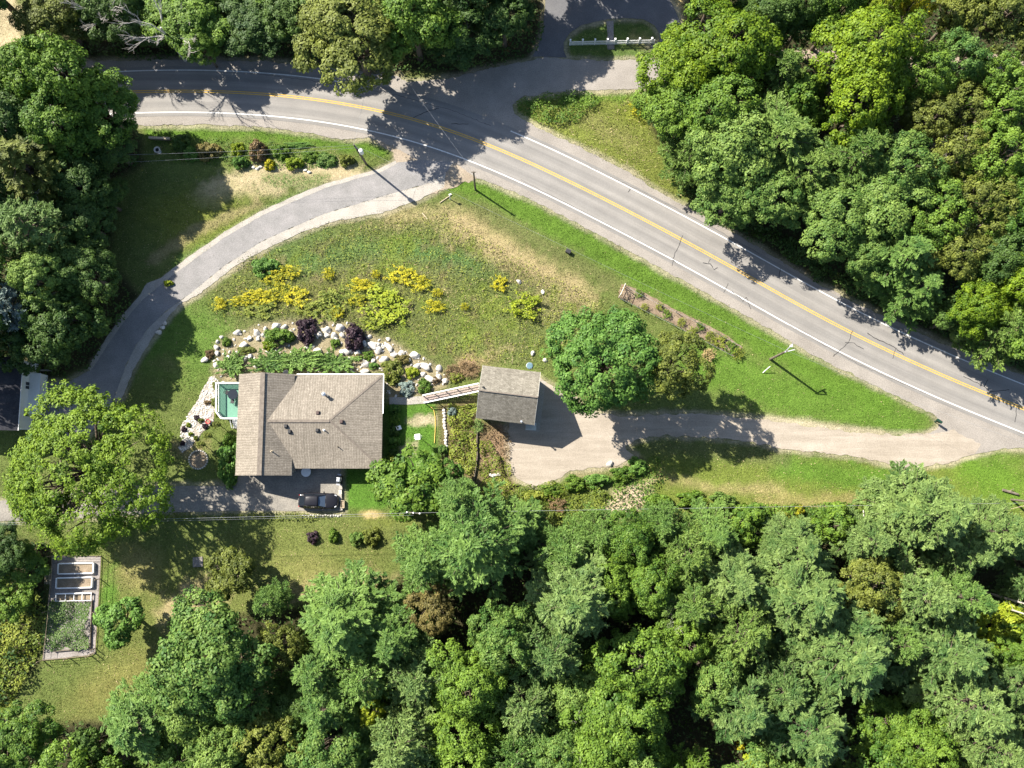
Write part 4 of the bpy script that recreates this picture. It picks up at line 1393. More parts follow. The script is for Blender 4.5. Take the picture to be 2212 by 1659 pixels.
cluster("beyond the left edge of the woods", [(-120, 300, 110, 16, 'b', 'dark', Dk), (-130, 560, 110, 16, 'b', 'dark', Dk), (-110, 720, 110, 15, 'b', 'dark', Dk), (-120, 150, 110, 16, 'b', 'dark', Dk)], "trees of the left woods")
# single trees about the house
tree(182, 1016, 166, 12.5, 'm', 'bigmaple', "very large yellow-green maple overhanging the left end of the paved yard", name="maple_tree")
tree(1300, 785, 112, 13.0, 'r', 'round', "large round dark-green maple beside the garage", name="maple_tree")
tree(1455, 785, 72, 12.5, 'o', 'olive', "sparse olive-brown pine right next to the round maple", name="pine_tree")
tree(885, 1052, 76, 6.5, 's', 'maple', "rounded green tree between the house lawn and the lower pines")
tree(975, 1015, 26, 4.5, 's', 'round', "narrow dark-green tree at the corner of the house lawn")
tree(500, 1240, 52, 6.0, 's', 'olive', "small yellow-olive fruit tree on the shaded south lawn")
tree(265, 1345, 52, 5.5, 's', 'round', "dark bushy tree standing right of the vegetable garden")
cluster("below the big maple at the left", [(0, 1190, 62, 6, 'b', 'dark', Dk), (50, 1225, 50, 3.4, 's', 'maple', "mid-green bushy tree"), (20, 1300, 46, 4, 's', 'maple', "mid-green bushy tree")], "trees by the vegetable garden")
# lower woods, row by row
LW = "trees of the lower woods"
Bg = "broad bright green pine"
cluster("at the woods' edge, left of the dirt patch", [
    (985, 1080, 52, 14, 'p', 'pine', "slender bright pine"), (1020, 1175, 112, 17, 'p', 'pine', "biggest bright green pine"), (915, 1215, 72, 14, 'p', 'pine', Pp), (1120, 1140, 58, 9, 'p', 'pine', "low green pine")], LW)
cluster("at the woods' edge, right of the dirt patch", [
    (1225, 1195, 70, 12, 'q', 'pine', Pp), (1292, 1160, 62, 11, 'q', 'pine', Pp), (1355, 1175, 66, 11, 'b', 'maple', Mg), (1425, 1135, 56, 9, 'q', 'pine', Pp), (1480, 1200, 76, 13, 'q', 'silver', "pale green pine"), (1540, 1160, 62, 11, 'p', 'pine', Pp), (1615, 1130, 46, 6, 's', 'maple', "low mid-green tree"), (1722, 1180, 72, 11, 'p', 'blue', Bp), (1800, 1140, 48, 7, 's', 'maple', "low mid-green tree"), (1875, 1165, 62, 12, 'p', 'blue', Bp), (1905, 1085, 32, 5, 's', 'maple', "low yellowish tree"), (2005, 1110, 96, 16, 'p', 'blue', "big pale blue-green pine"), (2080, 1195, 66, 14, 'p', 'blue', Bp), (2150, 1150, 74, 14, 'p', 'blue', Bp)], LW)
cluster("in the lower woods' second row", [
    (579, 1300, 36, 12, 'p', 'pine', "slim green pine"), (745, 1345, 104, 16.5, 'p', 'pine', "broad bright green pine"), (848, 1385, 74, 14, 'p', 'pine', Pp), (935, 1310, 56, 9, 'o', 'red', "rusty-tinted tree"), (1238, 1290, 104, 17, 'p', 'blue', "big pale blue-green pine"), (1320, 1270, 62, 11, 'b', 'maple', Mg), (1404, 1262, 66, 12, 'b', 'maple', Mg), (1484, 1305, 84, 14, 'q', 'silver', "pale green pine"), (1585, 1255, 84, 14, 'p', 'blue', Bp), (1735, 1290, 104, 16, 'p', 'blue', "big pale blue-green pine"), (1888, 1262, 74, 11, 'o', 'olive', "olive-brown leafy tree"), (1985, 1285, 82, 15, 'p', 'blue', Bp), (2075, 1290, 62, 14, 'p', 'pine', Pp)], LW)
cluster("in the lower woods' third row", [
    (460, 1420, 124, 15, 'b', 'silver', "large silver-green oak"), (612, 1385, 54, 10, 'o', 'olive', "olive-brown tree"), (690, 1450, 70, 13, 'p', 'pine', Pp), (790, 1455, 80, 14, 'q', 'pine', Pp), (1085, 1385, 72, 14, 'b', 'silver', Sl), (1187, 1405, 92, 15, 'q', 'blue', Bp), (1379, 1430, 96, 13.5, 'b', 'maple', "broad mid-green tree"), (1470, 1385, 60, 12, 'o', 'maple', Mg), (1596, 1360, 84, 14, 'q', 'silver', "pale green pine"), (1824, 1405, 116, 16, 'p', 'blue', "very broad pale blue-green pine"), (1935, 1385, 56, 12, 'q', 'pine', Pp), (2042, 1405, 104, 16, 'p', 'blue', "broad pale blue-green pine"), (2150, 1345, 56, 8, 's', 'lime', "low yellow-green tree"), (2195, 1400, 52, 12, 'b', 'maple', Mg)], LW)
cluster("in the lower woods' fourth row", [
    (310, 1560, 96, 14, 'p', 'pine', "pale green pine"), (420, 1550, 74, 12, 'b', 'silver', Sl), (545, 1505, 62, 12, 'q', 'pine', Pp), (640, 1530, 60, 9, 'b', 'dark', Dk), (705, 1525, 72, 14, 'p', 'pine', Pp), (806, 1530, 40, 10, 'b', 'lime', "yellow-green tree"), (907, 1460, 84, 14, 'q', 'blue', Bp), (1009, 1470, 86, 13.5, 'b', 'maple', "round-crowned mid-green tree"), (1135, 1520, 84, 14, 'q', 'blue', Bp), (1240, 1500, 70, 12, 'b', 'silver', Sl), (1327, 1545, 98, 14, 'b', 'maple', "broad mid-green tree"), (1545, 1470, 66, 13, 'b', 'silver', Sl), (1600, 1520, 84, 15, 'p', 'blue', Bp), (1683, 1480, 84, 14, 'q', 'blue', Bp), (2093, 1520, 96, 16, 'p', 'blue', "broad pale blue-green pine"), (2185, 1470, 66, 14, 'p', 'blue', Bp)], LW)
cluster("along the lower woods' bottom edge", [
    (45, 1610, 84, 11, 'b', 'maple', Mg), (205, 1610, 46, 9, 's', 'dark', Dk), (400, 1635, 80, 13, 'q', 'silver', "pale green pine"), (500, 1610, 66, 12, 'b', 'silver', Sl), (587, 1612, 74, 11, 'o', 'olive', "yellow-flecked olive tree"), (728, 1612, 90, 14, 'b', 'silver', Sl), (869, 1600, 94, 14, 'q', 'blue', Bp), (1009, 1610, 88, 13, 'b', 'maple', Mg), (1110, 1630, 70, 13, 'q', 'pine', Pp), (1195, 1610, 74, 13, 'b', 'silver', Sl), (1276, 1625, 86, 14, 'b', 'maple', Mg), (1390, 1630, 66, 11, 'o', 'maple', Mg), (1655, 1645, 44, 6, 's', 'lime', "low yellow-green tree"), (1735, 1570, 112, 16, 'p', 'blue', "broad pale blue-green pine"), (1905, 1570, 70, 10, 'b', 'maple', "bright green leafy tree"), (1990, 1610, 76, 11, 'b', 'maple', "bright green leafy tree"), (2131, 1600, 84, 14, 'q', 'blue', Bp), (2205, 1600, 52, 13, 'p', 'blue', Bp)], LW)
cluster("just past the bottom edge of the lower woods", [(150 + k * 150, 1720 + (k % 2) * 20, 96, 14, 'bq'[k % 2], 'silver' if k % 3 else 'maple', Sl if k % 3 else Mg) for k in range(14)], "trees of the lower woods")
cluster("past the right edge of the lower woods", [(2290, 1230, 90, 14, 'p', 'blue', Bp), (2300, 1380, 90, 14, 'q', 'blue', Bp), (2300, 1530, 90, 14, 'p', 'blue', Bp)], "trees of the lower woods")

for px, py, k, s, lab in ((205, 12, 0, .85, "leafless grey tree among dark trees above the road's left end"), (2040, 215, 1, .8, "leafless white-branched tree, upper one of the thin stand near the right edge"), (2048, 292, 2, .75, "leafless grey tree below the white-branched one near the right edge"), (1990, 345, 1, .55, "small leafless tree with one white fork in the middle of the right woods"),
                          (2100, 505, 0, .8, "leafless pale tree above the road's right side"), (2165, 622, 2, .6, "low leafless brown tree in the dark gap above the road's right end"), (2190, 400, 0, .6, "leafless grey tree touching the right edge"), (330, 40, 2, .95, "leafless tree whose bare branches shade the road's left end"), (60, 420, 1, .7, "twiggy dead grey tree in the left woods"), (1492, 1345, 1, .62, "leafless whitish branches poking out of the lower woods' third row"), (1425, 1455, 2, .6, "leafless pale branches in the lower woods' broad mid-green tree"), (1258, 1592, 0, .55, "leafless pale branches near the bottom edge of the lower woods")):
    zt = 9 * s + 1 if py < 1200 else 11.5
    p = at(px, py, zt)
    r = empty("dead_tree", (p.x, p.y, 0), px * .7)
    r.scale = (s, s, max(s, .9) * (1.04 if py < 1200 else 1.22))
    tag(r, lab, "tree")
    link_mesh("branches", BARE[k], r)

for px, py, a, lab in ((2450 * .8848, 1457 * .8848, .25, "long bare grey trunk leaning in the gap, upper one of two"), (2440 * .8848, 1476 * .8848, .30, "long bare grey trunk leaning in the gap, lower one of two"), (2480 * .8848, 1838 * .8848, .4, "bare grey trunk in the lower right corner")):
    p0 = at(px - 40, py - 10, .2)
    p1 = at(px + 55, py + 55 * a + 4, 8.5)
    r = empty("bare_trunk", p0)
    tag(r, lab, "tree trunk", "bare trunks in the lower right woods")
    b = MB().tube([p0 - Vector((0, 0, .3)), p0.lerp(p1, .5), p1], [.16, .13, .07], 7)
    b.build("trunk", M['dead'], r, True)
    t = MB()
    for k in range(5):
        q = p0.lerp(p1, .4 + .12 * k)
        t.tube([q, q + Vector((random.uniform(-1, 1), random.uniform(-1, 1), random.uniform(.1, .5)))], [.035, .01], 4)
    t.build("stub", M['dead'], r, True)

# ------------------------------------------------------------------ shrubs, flowers, boulders
def shrub_mesh(kind, seed):
    """unit shrub: radius 1 m on the ground, about 1 m high"""
    global RNG
    RNG = np.random.default_rng(seed)
    if kind == 'round':
        m, puffs = 2600, 34
        d = sphere_dirs(puffs, .0)
        P = d * RNG.uniform(.55, .82, puffs)[:, None] * np.array([1, 1, .85])
        i = RNG.integers(0, puffs, m)
        e = norm(sphere_dirs(m, -.5) + d[i] * .5)
        c = P[i] + e * (RNG.uniform(.16, .32, puffs)[i] * RNG.uniform(.6, 1.1, m))[:, None]
        nn = norm(e + np.array([0, 0, .3]) + RNG.normal(size=(m, 3)) * .45)
        t = RNG.normal(.5, .16, puffs)[i] + RNG.normal(0, .17, m)
        return leaf_mesh("foliage", c, nn, RNG.uniform(.05, .10, m), .6, t, None, M['maple'])
    if kind == 'juniper':
        C, A, T = [], [], []
        for k in range(60):
            az = RNG.uniform(0, 6.28)
            L = RNG.uniform(.5, 1.12)
            o = RNG.normal(size=3) * np.array([.22, .22, .0]) + np.array([0, 0, .25])
            dh = np.array([math.cos(az), math.sin(az), RNG.uniform(.05, .55)])
            tb = RNG.normal(.5, .17)
            for q in range(16):
                s = (q + RNG.random()) / 16
                for g in range(4):
                    C.append(o + dh * L * s + RNG.normal(size=3) * .05 * (1.3 - s) * 1.6)
                    A.append(norm(dh + RNG.normal(size=3) * .45))
                    T.append(tb + (s - .5) * .5 + RNG.normal(0, .12))
        C, A = np.array(C), np.array(A)
        nn = norm(np.array([0, 0, 1.]) + RNG.normal(size=C.shape) * .4)
        nn = norm(nn - A * (nn * A).sum(1, keepdims=True) * .8)
        return leaf_mesh("foliage", C, nn, RNG.uniform(.06, .12, len(C)), .34, np.array(T), A, M['pine'])
    if kind == 'clump':      # loose stems with flower plumes
        C, A, T, N = [], [], [], []
        for k in range(70):
            r, az = math.sqrt(RNG.random()), RNG.uniform(0, 6.28)
            b = np.array([r * math.cos(az), r * math.sin(az), 0])
            hh = RNG.uniform(.45, 1.0)
            lean = RNG.normal(size=3) * .18
            fl = RNG.random()
            for q in range(9):
                s = q / 8
                p = b + np.array([0, 0, hh * s]) + lean * s
                C.append(p + RNG.normal(size=3) * .05); A.append(RNG.normal(size=3)); N.append(np.array([0, 0, 1.]) + RNG.normal(size=3) * .6)
                T.append((.15 if s < .7 else (.85 if fl > .5 else .45)) + RNG.normal(0, .12))
            for q in range(8):
                C.append(b + np.array([0, 0, hh]) + lean + RNG.normal(size=3) * np.array([.09, .09, .05])); A.append(RNG.normal(size=3)); N.append(np.array([0, 0, 1.]) + RNG.normal(size=3) * .5)
                T.append((.95 if fl > .5 else .5) + RNG.normal(0, .12))
        return leaf_mesh("foliage", np.array(C), norm(np.array(N)), RNG.uniform(.05, .11, len(C)), .5, np.array(T), np.array(A), M['gold'])


SHR = {k: [shrub_mesh(k, 300 + i * 7 + j) for j in range(3)] for i, k in enumerate(('round', 'juniper', 'clump'))}
stem_b = MB()
for k in range(7):
    a = k * .9
    stem_b.tube([(0, 0, -.1), (.12 * math.cos(a), .12 * math.sin(a), .25), (.5 * math.cos(a), .5 * math.sin(a), .6)], [.035, .025, .01], 5)
stem_me = bpy.data.meshes.new("stem")
stem_me.from_pydata(stem_b.v, [], stem_b.f)
stem_me.materials.append(M['bark'])
NSH = [0]


def shrub(px, py, rx, ry, h, kind, leaf, label, name="shrub", cat="shrub", group=None, rz=0):
    NSH[0] += 1
    p = at(px, py, h * .5)
    s = mpp(px, py)
    root = empty(name, (p.x, p.y, -.03), rz)
    root.scale = (rx * s, ry * s, h / (.95 if kind != 'juniper' else .8))
    tag(root, label, cat, group)
    o = link_mesh("foliage", SHR[kind][NSH[0] % 3], root)
    o.rotation_euler = (0, 0, 0)
    crown_material(o, M[leaf])
    if kind != 'clump': link_mesh("stem", stem_me, root)
    return root


S = shrub
g1 = "shrubs around the house"
S(657, 711, 28, 32, 1.9, 'round', 'purple', "dark purple bush among boulders, left one of the pair", group=g1)
S(762, 728, 28, 32, 2.0, 'round', 'purple', "dark purple bush among boulders, right one of the pair", group=g1)
S(598, 729, 36, 26, 1.5, 'round', 'maple', "spreading green bush left of the purple bushes", group=g1)
S(576, 745, 16, 12, .8, 'round', 'lime', "small lime-green bush under the spreading green bush", group=g1)
S(582, 783, 42, 26, 1.3, 'juniper', 'pine', "blue-green spreading juniper, left one of three behind the house roof", "juniper", group="junipers behind the house")
S(648, 778, 44, 28, 1.4, 'juniper', 'pine', "blue-green spreading juniper, middle one of three behind the house roof", "juniper", group="junipers behind the house")
S(722, 783, 46, 24, 1.2, 'juniper', 'pine', "blue-green spreading juniper, right one of three behind the house roof", "juniper", group="junipers behind the house")
S(500, 788, 30, 27, 1.2, 'juniper', 'pine', "feathery juniper near the deck's upper corner", "juniper", group="junipers behind the house")
S(723, 742, 12, 13, .7, 'round', 'maple', "small green bush between the two purple bushes", group=g1)
S(793, 767, 16, 12, .7, 'round', 'maple', "low green bush amid boulders right of the right purple bush", group=g1)
S(771, 770, 13, 10, .6, 'round', 'red', "low brownish-green plant amid boulders below the right purple bush", group=g1)
S(806, 791, 13, 10, .6, 'round', 'round', "dark green fern-like plant beside the house's upper right corner", group=g1)
S(843, 800, 30, 30, 1.5, 'round', 'olive', "grey-green bush outside the house's upper right corner", group=g1)
S(868, 775, 22, 13, .8, 'round', 'red', "low twiggy brown-green bush below the pile of white boulders", group=g1)
S(889, 806, 17, 17, .9, 'round', 'lime', "bright yellow-green bush between the grey-green bush and boulders", group=g1)
S(875, 838, 21, 19, 1.0, 'round', 'spruce', "round silvery blue bush beside the concrete path", group=g1)
S(915, 834, 20, 18, .9, 'round', 'maple', "green bush with pale flowers left of the footbridge", group=g1)
S(940, 822, 12, 11, .6, 'round', 'rust', "small brownish bush beside the footbridge's upper rail", group=g1)
S(1010, 798, 24, 16, .6, 'clump', 'rust', "rusty dry weeds by the garage's upper left corner", group=g1)
S(978, 803, 17, 15, .6, 'clump', 'rust', "reddish weeds left of the rusty dry weeds", group=g1)
S(985, 815, 17, 15, .7, 'round', 'vine', "yellow-green weed clump above the footbridge", group=g1)
S(450, 764, 12, 11, .7, 'round', 'rust', "small red-brown bush at the rock border's left end", group=g1)
S(487, 738, 13, 11, .7, 'round', 'maple', "small green bush ringed by boulders at the rock border's left", group=g1)
S(530, 757, 22, 12, .5, 'round', 'olive', "low grey-green plant between boulders left of the junipers", group=g1)
S(487, 1000, 30, 52, 2.8, 'round', 'round', "tall dark bush against the house's lower left corner", group=g1)
S(491, 950, 16, 16, 1.6, 'round', 'maple', "smaller bush above the tall dark bush by the house", group=g1)
for x, y, w in ((466, 918, "top"), (447, 942, "middle"), (432, 961, "bottom")):
    p = at(x, y, 1.6)
    r = empty("topiary_tree", (p.x, p.y, 0))
    r.scale = (.55, .55, .6)
    tag(r, f"little ball-headed tree beside the stone bed, {w} one of three", "tree", "ball-headed trees by the stone bed")
    o = link_mesh("crown", SHR['round'][0], r)
    o.location = (0, 0, 2.2)
    crown_material(o, M['olive'])
    b = MB().tube([(0, 0, -.1), (.02, 0, 1.2), (0, 0, 2.6)], [.09, .07, .05], 6)
    b.build("trunk", M['bark'], r)
S(572, 578, 36, 27, 1.4, 'round', 'round', "large dark-green oval bush in the meadow by the driveway", group=g1)
for x, y, rx, ry, lf, lab in ((462, 868, 11, 12, 'olive', "olive tuft in the stone bed beside the deck"), (470, 888, 12, 14, 'vine', "yellow-green tuft in the stone bed below the deck's left corner"), (447, 870, 9, 7, 'rust', "rusty plant in the stone bed left of the olive tuft"), (423, 902, 8, 7, 'purple', "dark plant at the stone bed's left margin"),
                         (406, 918, 7, 6, 'lime', "yellow flower clump in the stone bed"), (433, 909, 8, 7, 'olive', "small grey-green clump in the middle of the stone bed"), (441, 920, 8, 7, 'purple', "dark red clump right of the stone bed's middle"), (396, 927, 8, 7, 'purple', "dark clump at the stone bed's lower left margin"),
                         (411, 938, 6, 6, 'lime', "small lime clump in the lower stone bed"), (421, 946, 6, 6, 'vine', "little green clump in the lower stone bed"), (393, 958, 7, 6, 'purple', "dark clump at the stone bed's lower tip"), (466, 833, 10, 12, 'olive', "olive tuft left of the deck's upper corner")):
    S(x, y, rx, ry, .5, 'round', lf, lab, "bed_plant", "plant", "plants in the stone bed")
# bushes in the roadside garden
g2 = "bushes in the roadside garden"
for x, y, rx, ry, h, lf, lab in ((385, 305, 26, 22, 1.8, 'dark', "dark green bush at the roadside garden's left end"), (410, 330, 24, 18, 1.4, 'round', "bluish-green bush below the dark one in the roadside garden"), (447, 327, 32, 26, 1.6, 'red', "brown and green bush at the garden's left middle"),
                             (510, 320, 18, 18, 1.3, 'lime', "yellow bush left of the round red-brown bush"), (553, 323, 25, 26, 1.9, 'rust', "round red-brown bush in the roadside garden"), (517, 351, 19, 18, 1.3, 'round', "deep green ball bush below the yellow bush"), (602, 325, 24, 18, 1.2, 'maple', "green bush right of the round red-brown bush"),
                             (580, 354, 15, 14, 1.0, 'gold', "golden-green bush below the round red-brown bush"), (633, 353, 22, 18, 1.2, 'lime', "bright lime ball bush in the roadside garden"), (665, 336, 24, 14, .9, 'maple', "loose green bush right of the lime ball bush"), (702, 344, 30, 18, .8, 'silver', "low grey-green bush left of the brown ball bush"),
                             (747, 346, 18, 17, 1.2, 'olive', "brown-green ball bush nearest the pole"), (640, 312, 40, 8, .5, 'round', "low hedge-like planting behind the lime ball bush")):
    S(x, y, rx, ry, h, 'round', lf, lab, group=g2)
# goldenrod and weeds on the meadow
GR = [(620, 588, 28, 14, "upper left, right of the dark oval bush"), (592, 602, 22, 14, "touching the dark oval bush's lower side"), (572, 642, 26, 16, "in the long left drift, first from left"), (608, 628, 20, 16, "in the long left drift, second from left"), (640, 640, 26, 20, "in the long left drift, third from left"), (474, 656, 13, 13, "standing alone at the far left of the meadow"), (523, 650, 26, 10, "between the lone left one and the long left drift"), (545, 636, 20, 10, "just left of the long left drift"),
      (780, 615, 26, 13, "upper middle, a narrow one"), (812, 592, 9, 8, "a tiny tuft at the upper middle"), (868, 594, 28, 18, "upper right, left one of a pair"), (906, 611, 22, 18, "upper right, right one of a pair"), (710, 591, 12, 12, "small, right of the one beside the dark oval bush"), (772, 648, 20, 13, "left of the large yellow-green drift"), (938, 662, 22, 13, "right of the large yellow-green drift"), (945, 632, 12, 8, "small, under the upper right pair"), (1080, 612, 15, 16, "small round one standing alone at the meadow's right"), (728, 675, 13, 12, "above the boulder between the purple bushes"), (1004, 662, 9, 7, "tiny faded one in the right part of the meadow")]
for x, y, rx, ry, w in GR:
    S(x, y, rx, ry, .65, 'clump', 'gold', f"yellow goldenrod clump, {w}", "goldenrod", "flowers", "goldenrod clumps on the meadow")
for x, y, rx, ry, h, lf, w in ((1135, 660, 33, 26, 1.2, 'lime', "big yellow-green flowering bush at the meadow's right"), (830, 662, 46, 40, .8, 'lime', "large yellow-green drift of tall weeds in the mid meadow"), (712, 658, 34, 32, .7, 'vine', "yellow-green weed drift left of the large one"), (660, 665, 22, 16, .5, 'vine', "thin weed drift under the left goldenrods"), (800, 700, 30, 14, .5, 'vine', "thin weed drift below the large yellow-green one"),
                           (1395, 232, 32, 17, 1.2, 'gold', "yellow weed clump on the verge beneath the upper maples"), (560, 668, 34, 18, .5, 'vine', "thin weed drift at the meadow's lower left")):
    S(x, y, rx, ry, h, 'clump', lf, w, "weed_clump", "plant", "tall weeds on the meadow")
# south lawn
S(672, 1161, 16, 15, 1.2, 'round', 'purple', "small dark purple bush on the south lawn", group="bushes on the south lawn")
S(718, 1158, 14, 17, 1.1, 'round', 'maple', "small green bush on the south lawn beside the shade", group="bushes on the south lawn")
S(770, 1166, 20, 20, 1.4, 'round', 'silver', "grey-green bush on the south lawn, left half of a pair", group="bushes on the south lawn")
S(798, 1160, 24, 22, 1.7, 'round', 'olive', "grey-brown bush on the south lawn, right half of a pair", group="bushes on the south lawn")
S(845, 1000, 22, 22, 1.8, 'round', 'vine', "pale-leaved plant at the house's lower right corner", group=g1)
for k, (y, rx, lf) in enumerate(((885, 15, 'round'), (905, 14, 'maple'), (930, 15, 'dark'), (955, 16, 'round'), (980, 15, 'dark'))):
    S(850, y, rx, 15, 1.2, 'round', lf, f"shaded green bush against the house's right wall, {['top', 'second', 'third', 'fourth', 'bottom'][k]} of five", group="bushes against the house's right wall")
S(975, 888, 14, 12, .8, 'round', 'spruce', "silvery bush below the footbridge's low end", group=g1)
S(955, 975, 13, 18, .9, 'round', 'silver', "grey-green plant left of the stone edging's lower end", group=g1)
S(1033, 920, 10, 14, .8, 'clump', 'fern', "bright green plant under the garage's lower left corner", group=g1)
S(1530, 767, 14, 13, .8, 'clump', 'straw', "round ball of dry pale twigs on the verge", group="tall weeds on the meadow")
g3 = "bushes along the lower woods' edge"
for k, (x, y, rx, ry, h, lf, d) in enumerate(((1150, 1075, 30, 20, 1.2, 'vine', "yellow-green"), (1190, 1060, 28, 18, 1.2, 'maple', "green"), (1240, 1045, 30, 20, 1.3, 'maple', "mid-green"), (1290, 1040, 32, 20, 1.4, 'round', "dense green"), (1340, 1025, 32, 20, 1.3, 'maple', "green"), (1375, 1008, 28, 22, 1.3, 'round', "deep green"))):
    S(x, y, rx, ry, h, 'round', lf, f"{d} bush in the row below the gravel turnaround, {ordinals(6)[k]}", group=g3)
for k, (x, y, rx, ry, h, lf, d) in enumerate(((1420, 1085, 34, 22, 1.6, 'maple', "green"), (1490, 1080, 40, 22, 1.8, 'maple', "light green"), (1560, 1085, 40, 22, 1.9, 'silver', "pale green"), (1630, 1105, 30, 18, 1.5, 'round', "dark green"), (1728, 1103, 12, 13, 1.3, 'gold', "yellow"), (1690, 1118, 24, 16, 1.4, 'vine', "yellow-green"), (1785, 1115, 36, 20, 1.7, 'maple', "bright green"), (1840, 1118, 26, 20, 1.5, 'silver', "pale green"), (1905, 1080, 28, 24, 1.9, 'maple', "loose green"))):
    k2 = sorted([1420, 1490, 1560, 1630, 1690, 1728, 1785, 1840, 1905]).index(x)
    S(x, y, rx, ry, h, 'round', lf, f"{d} bush in the row under the south-east lawn, {ordinals(9)[k2]}", group=g3)
S(1205, 1090, 18, 14, .8, 'clump', 'rust', "rusty red dead weeds left of the dirt patch", group=g3)
S(1650, 1648, 44, 26, 1.4, 'round', 'gold', "yellow autumn bush at the bottom edge of the woods", group=g3)
S(1600, 1612, 12, 12, 1.2, 'round', 'gold', "small yellow bush in the dark gap at the bottom", group=g3)
S(362, 612, 12, 9, .7, 'round', 'lime', "small lime bush at the driveway's shaded upper edge", group=g2)


def boulder_mesh(seed):
    bm = bmesh.new()
    bmesh.ops.create_icosphere(bm, subdivisions=3, radius=1)
    o = Vector((seed * 3.7, seed * 1.3, 0))
    for v in bm.verts:
        n = v.co.normalized()
        k = 1 + .22 * mnoise.noise(n * 1.1 + o) + .10 * mnoise.noise(n * 2.6 + o)
        v.co = n * k
        for ax in range(8):      # facets
            pl = Vector((math.sin(seed + ax * 2.1), math.cos(seed * 2 + ax * 1.7), math.sin(ax * 1.9 + seed * .5) * .7 + .2)).normalized()
            d = v.co.dot(pl)
            if d > .66: v.co -= pl * (d - .66) * .92
    me = bpy.data.meshes.new("boulder")
    bm.to_mesh(me)
    bm.free()
    for p in me.polygons: p.use_smooth = True
    me.materials.append(M['boulder'])
    return me


BO = [boulder_mesh(s) for s in range(1, 8)]
NB = [0]


def boulder(px, py, r, label, asp=1.0, ang=None, h=.8, group="boulders of the rock garden"):
    NB[0] += 1
    s = r * mpp(px, py) * .95
    p = at(px, py, s * .4)
    o = link_mesh("boulder", BO[NB[0] % 7])
    o.location = (p.x, p.y, s * .12)
    o.scale = (s * asp, s / asp ** .5, s * h)
    o.rotation_euler = (0, 0, random.uniform(0, 6.28) if ang is None else math.radians(ang))
    tag(o, label, "boulder", group)


def boulders(phrase, rows):
    rows = sorted(rows)
    for w, rr in zip(ordinals(len(rows)), rows):
        boulder(rr[0], rr[1], rr[2], f"pale boulder {phrase}, {w}", *rr[3:])


boulders("in the row left of the left purple bush", [(512, 718, 8, 1.4, 5), (538, 731, 7), (555, 719, 9), (557, 732, 6), (570, 722, 8, 1.3, 30), (573, 710, 6), (596, 704, 10, 1.3, 35), (614, 706, 7, 1.4, 10), (628, 717, 6)])
boulders("around the small bush at the rock border's left", [(442, 777, 8, 1.3, 20), (467, 750, 7), (468, 762, 7), (469, 738, 5), (478, 728, 5)])
boulders("between the rock border's left and the junipers", [(467, 788, 9), (491, 774, 8, 1.3, 30), (526, 745, 9, 1.3, 25), (527, 773, 9, 1.3, 15), (540, 769, 7), (553, 790, 7)])
boulders("in the cluster between the two purple bushes", [(689, 722, 8), (705, 712, 9, 1.3, 0), (706, 724, 7), (722, 725, 9), (726, 734, 7), (733, 708, 12), (739, 723, 7)])
boulders("above the junipers, under the purple bushes", [(662, 750, 6), (673, 751, 5), (685, 757, 9, 1.3, -20), (738, 761, 7), (750, 759, 10, 1.3, 10), (754, 776, 7), (772, 762, 10, 1.2, -40)])
boulders("against the right purple bush's right side", [(786, 742, 9), (797, 727, 6, 1.4, 0), (803, 745, 11, 1.4, -45), (818, 744, 6), (817, 756, 10)])
boulders("running from the right purple bush down to the house corner", [(788, 786, 10, 1.2, 20), (788, 802, 9, 1.4, 20), (806, 779, 6), (830, 777, 10, 1.3, 5)])
boulders("in the pile right of the right purple bush", [(838, 732, 6), (840, 751, 9, 1.6, -50), (852, 766, 8, 1.3, 10), (868, 765, 10), (881, 776, 8), (896, 767, 11, 1.3, 5)])
boulders("above the silvery blue bush, towards the garage", [(902, 790, 8, 1.3, 0), (918, 792, 11, 1.4, -25), (914, 808, 7), (931, 819, 11, 1.5, -15), (948, 796, 9), (948, 814, 8), (962, 822, 8)])
boulders("beside the asphalt driveway's lower edge", [(342, 717, 7), (351, 707, 6), (356, 698, 6)])
for x, y, r, lab in ((1121, 608, 6, "white rock alone on the dry meadow strip"), (1173, 630, 6, "white rock between the yellow-green bush and dry strip"), (1151, 763, 6, "white rock above the garage, left one"), (1178, 778, 6, "white rock above the garage, right one near the round maple"), (1318, 1002, 8, "white rock on the gravel turnaround's lower edge")):
    boulder(x, y, r, lab, 1.2, None, .8, "lone rocks on the grass")
# stone bed: loose stones of the mulch
rng = np.random.default_rng(5)


def pebbles(name, poly, n, s0, s1, mat, label, kind="stuff", z=.01, cat="stones"):
    P = np.array([at(*p)[:2] for p in poly])
    lo, hi = P.min(0), P.max(0)
    V, F = [], []
    ico = [(0, 0, 1), (.9, 0, .3), (.28, .86, .3), (-.73, .53, .3), (-.73, -.53, .3), (.28, -.86, .3), (0, 0, -.4)]
    fc = [(0, 1, 2), (0, 2, 3), (0, 3, 4), (0, 4, 5), (0, 5, 1), (6, 2, 1), (6, 3, 2), (6, 4, 3), (6, 5, 4), (6, 1, 5)]
    q = rng.uniform(lo, hi, (n * 6, 2))
    ok = sd_poly(q[:, 0], q[:, 1], [tuple(p) for p in P]) > .05
    for x, y in q[ok][:n]:
        s = rng.uniform(s0, s1)
        a, e = rng.uniform(0, 6.28), rng.uniform(.6, 1.4)
        b = len(V)
        for u, v, w in ico:
            u, v = u * e, v / e
            V.append((x + s * (u * math.cos(a) - v * math.sin(a)), y + s * (u * math.sin(a) + v * math.cos(a)), z + s * w * .7))
        F += [tuple(b + i for i in f) for f in fc]
    me = bpy.data.meshes.new(name)
    me.from_pydata(V, [], F)
    me.materials.append(mat)
    return tag(link_mesh(name, me), label, cat, kind=kind)


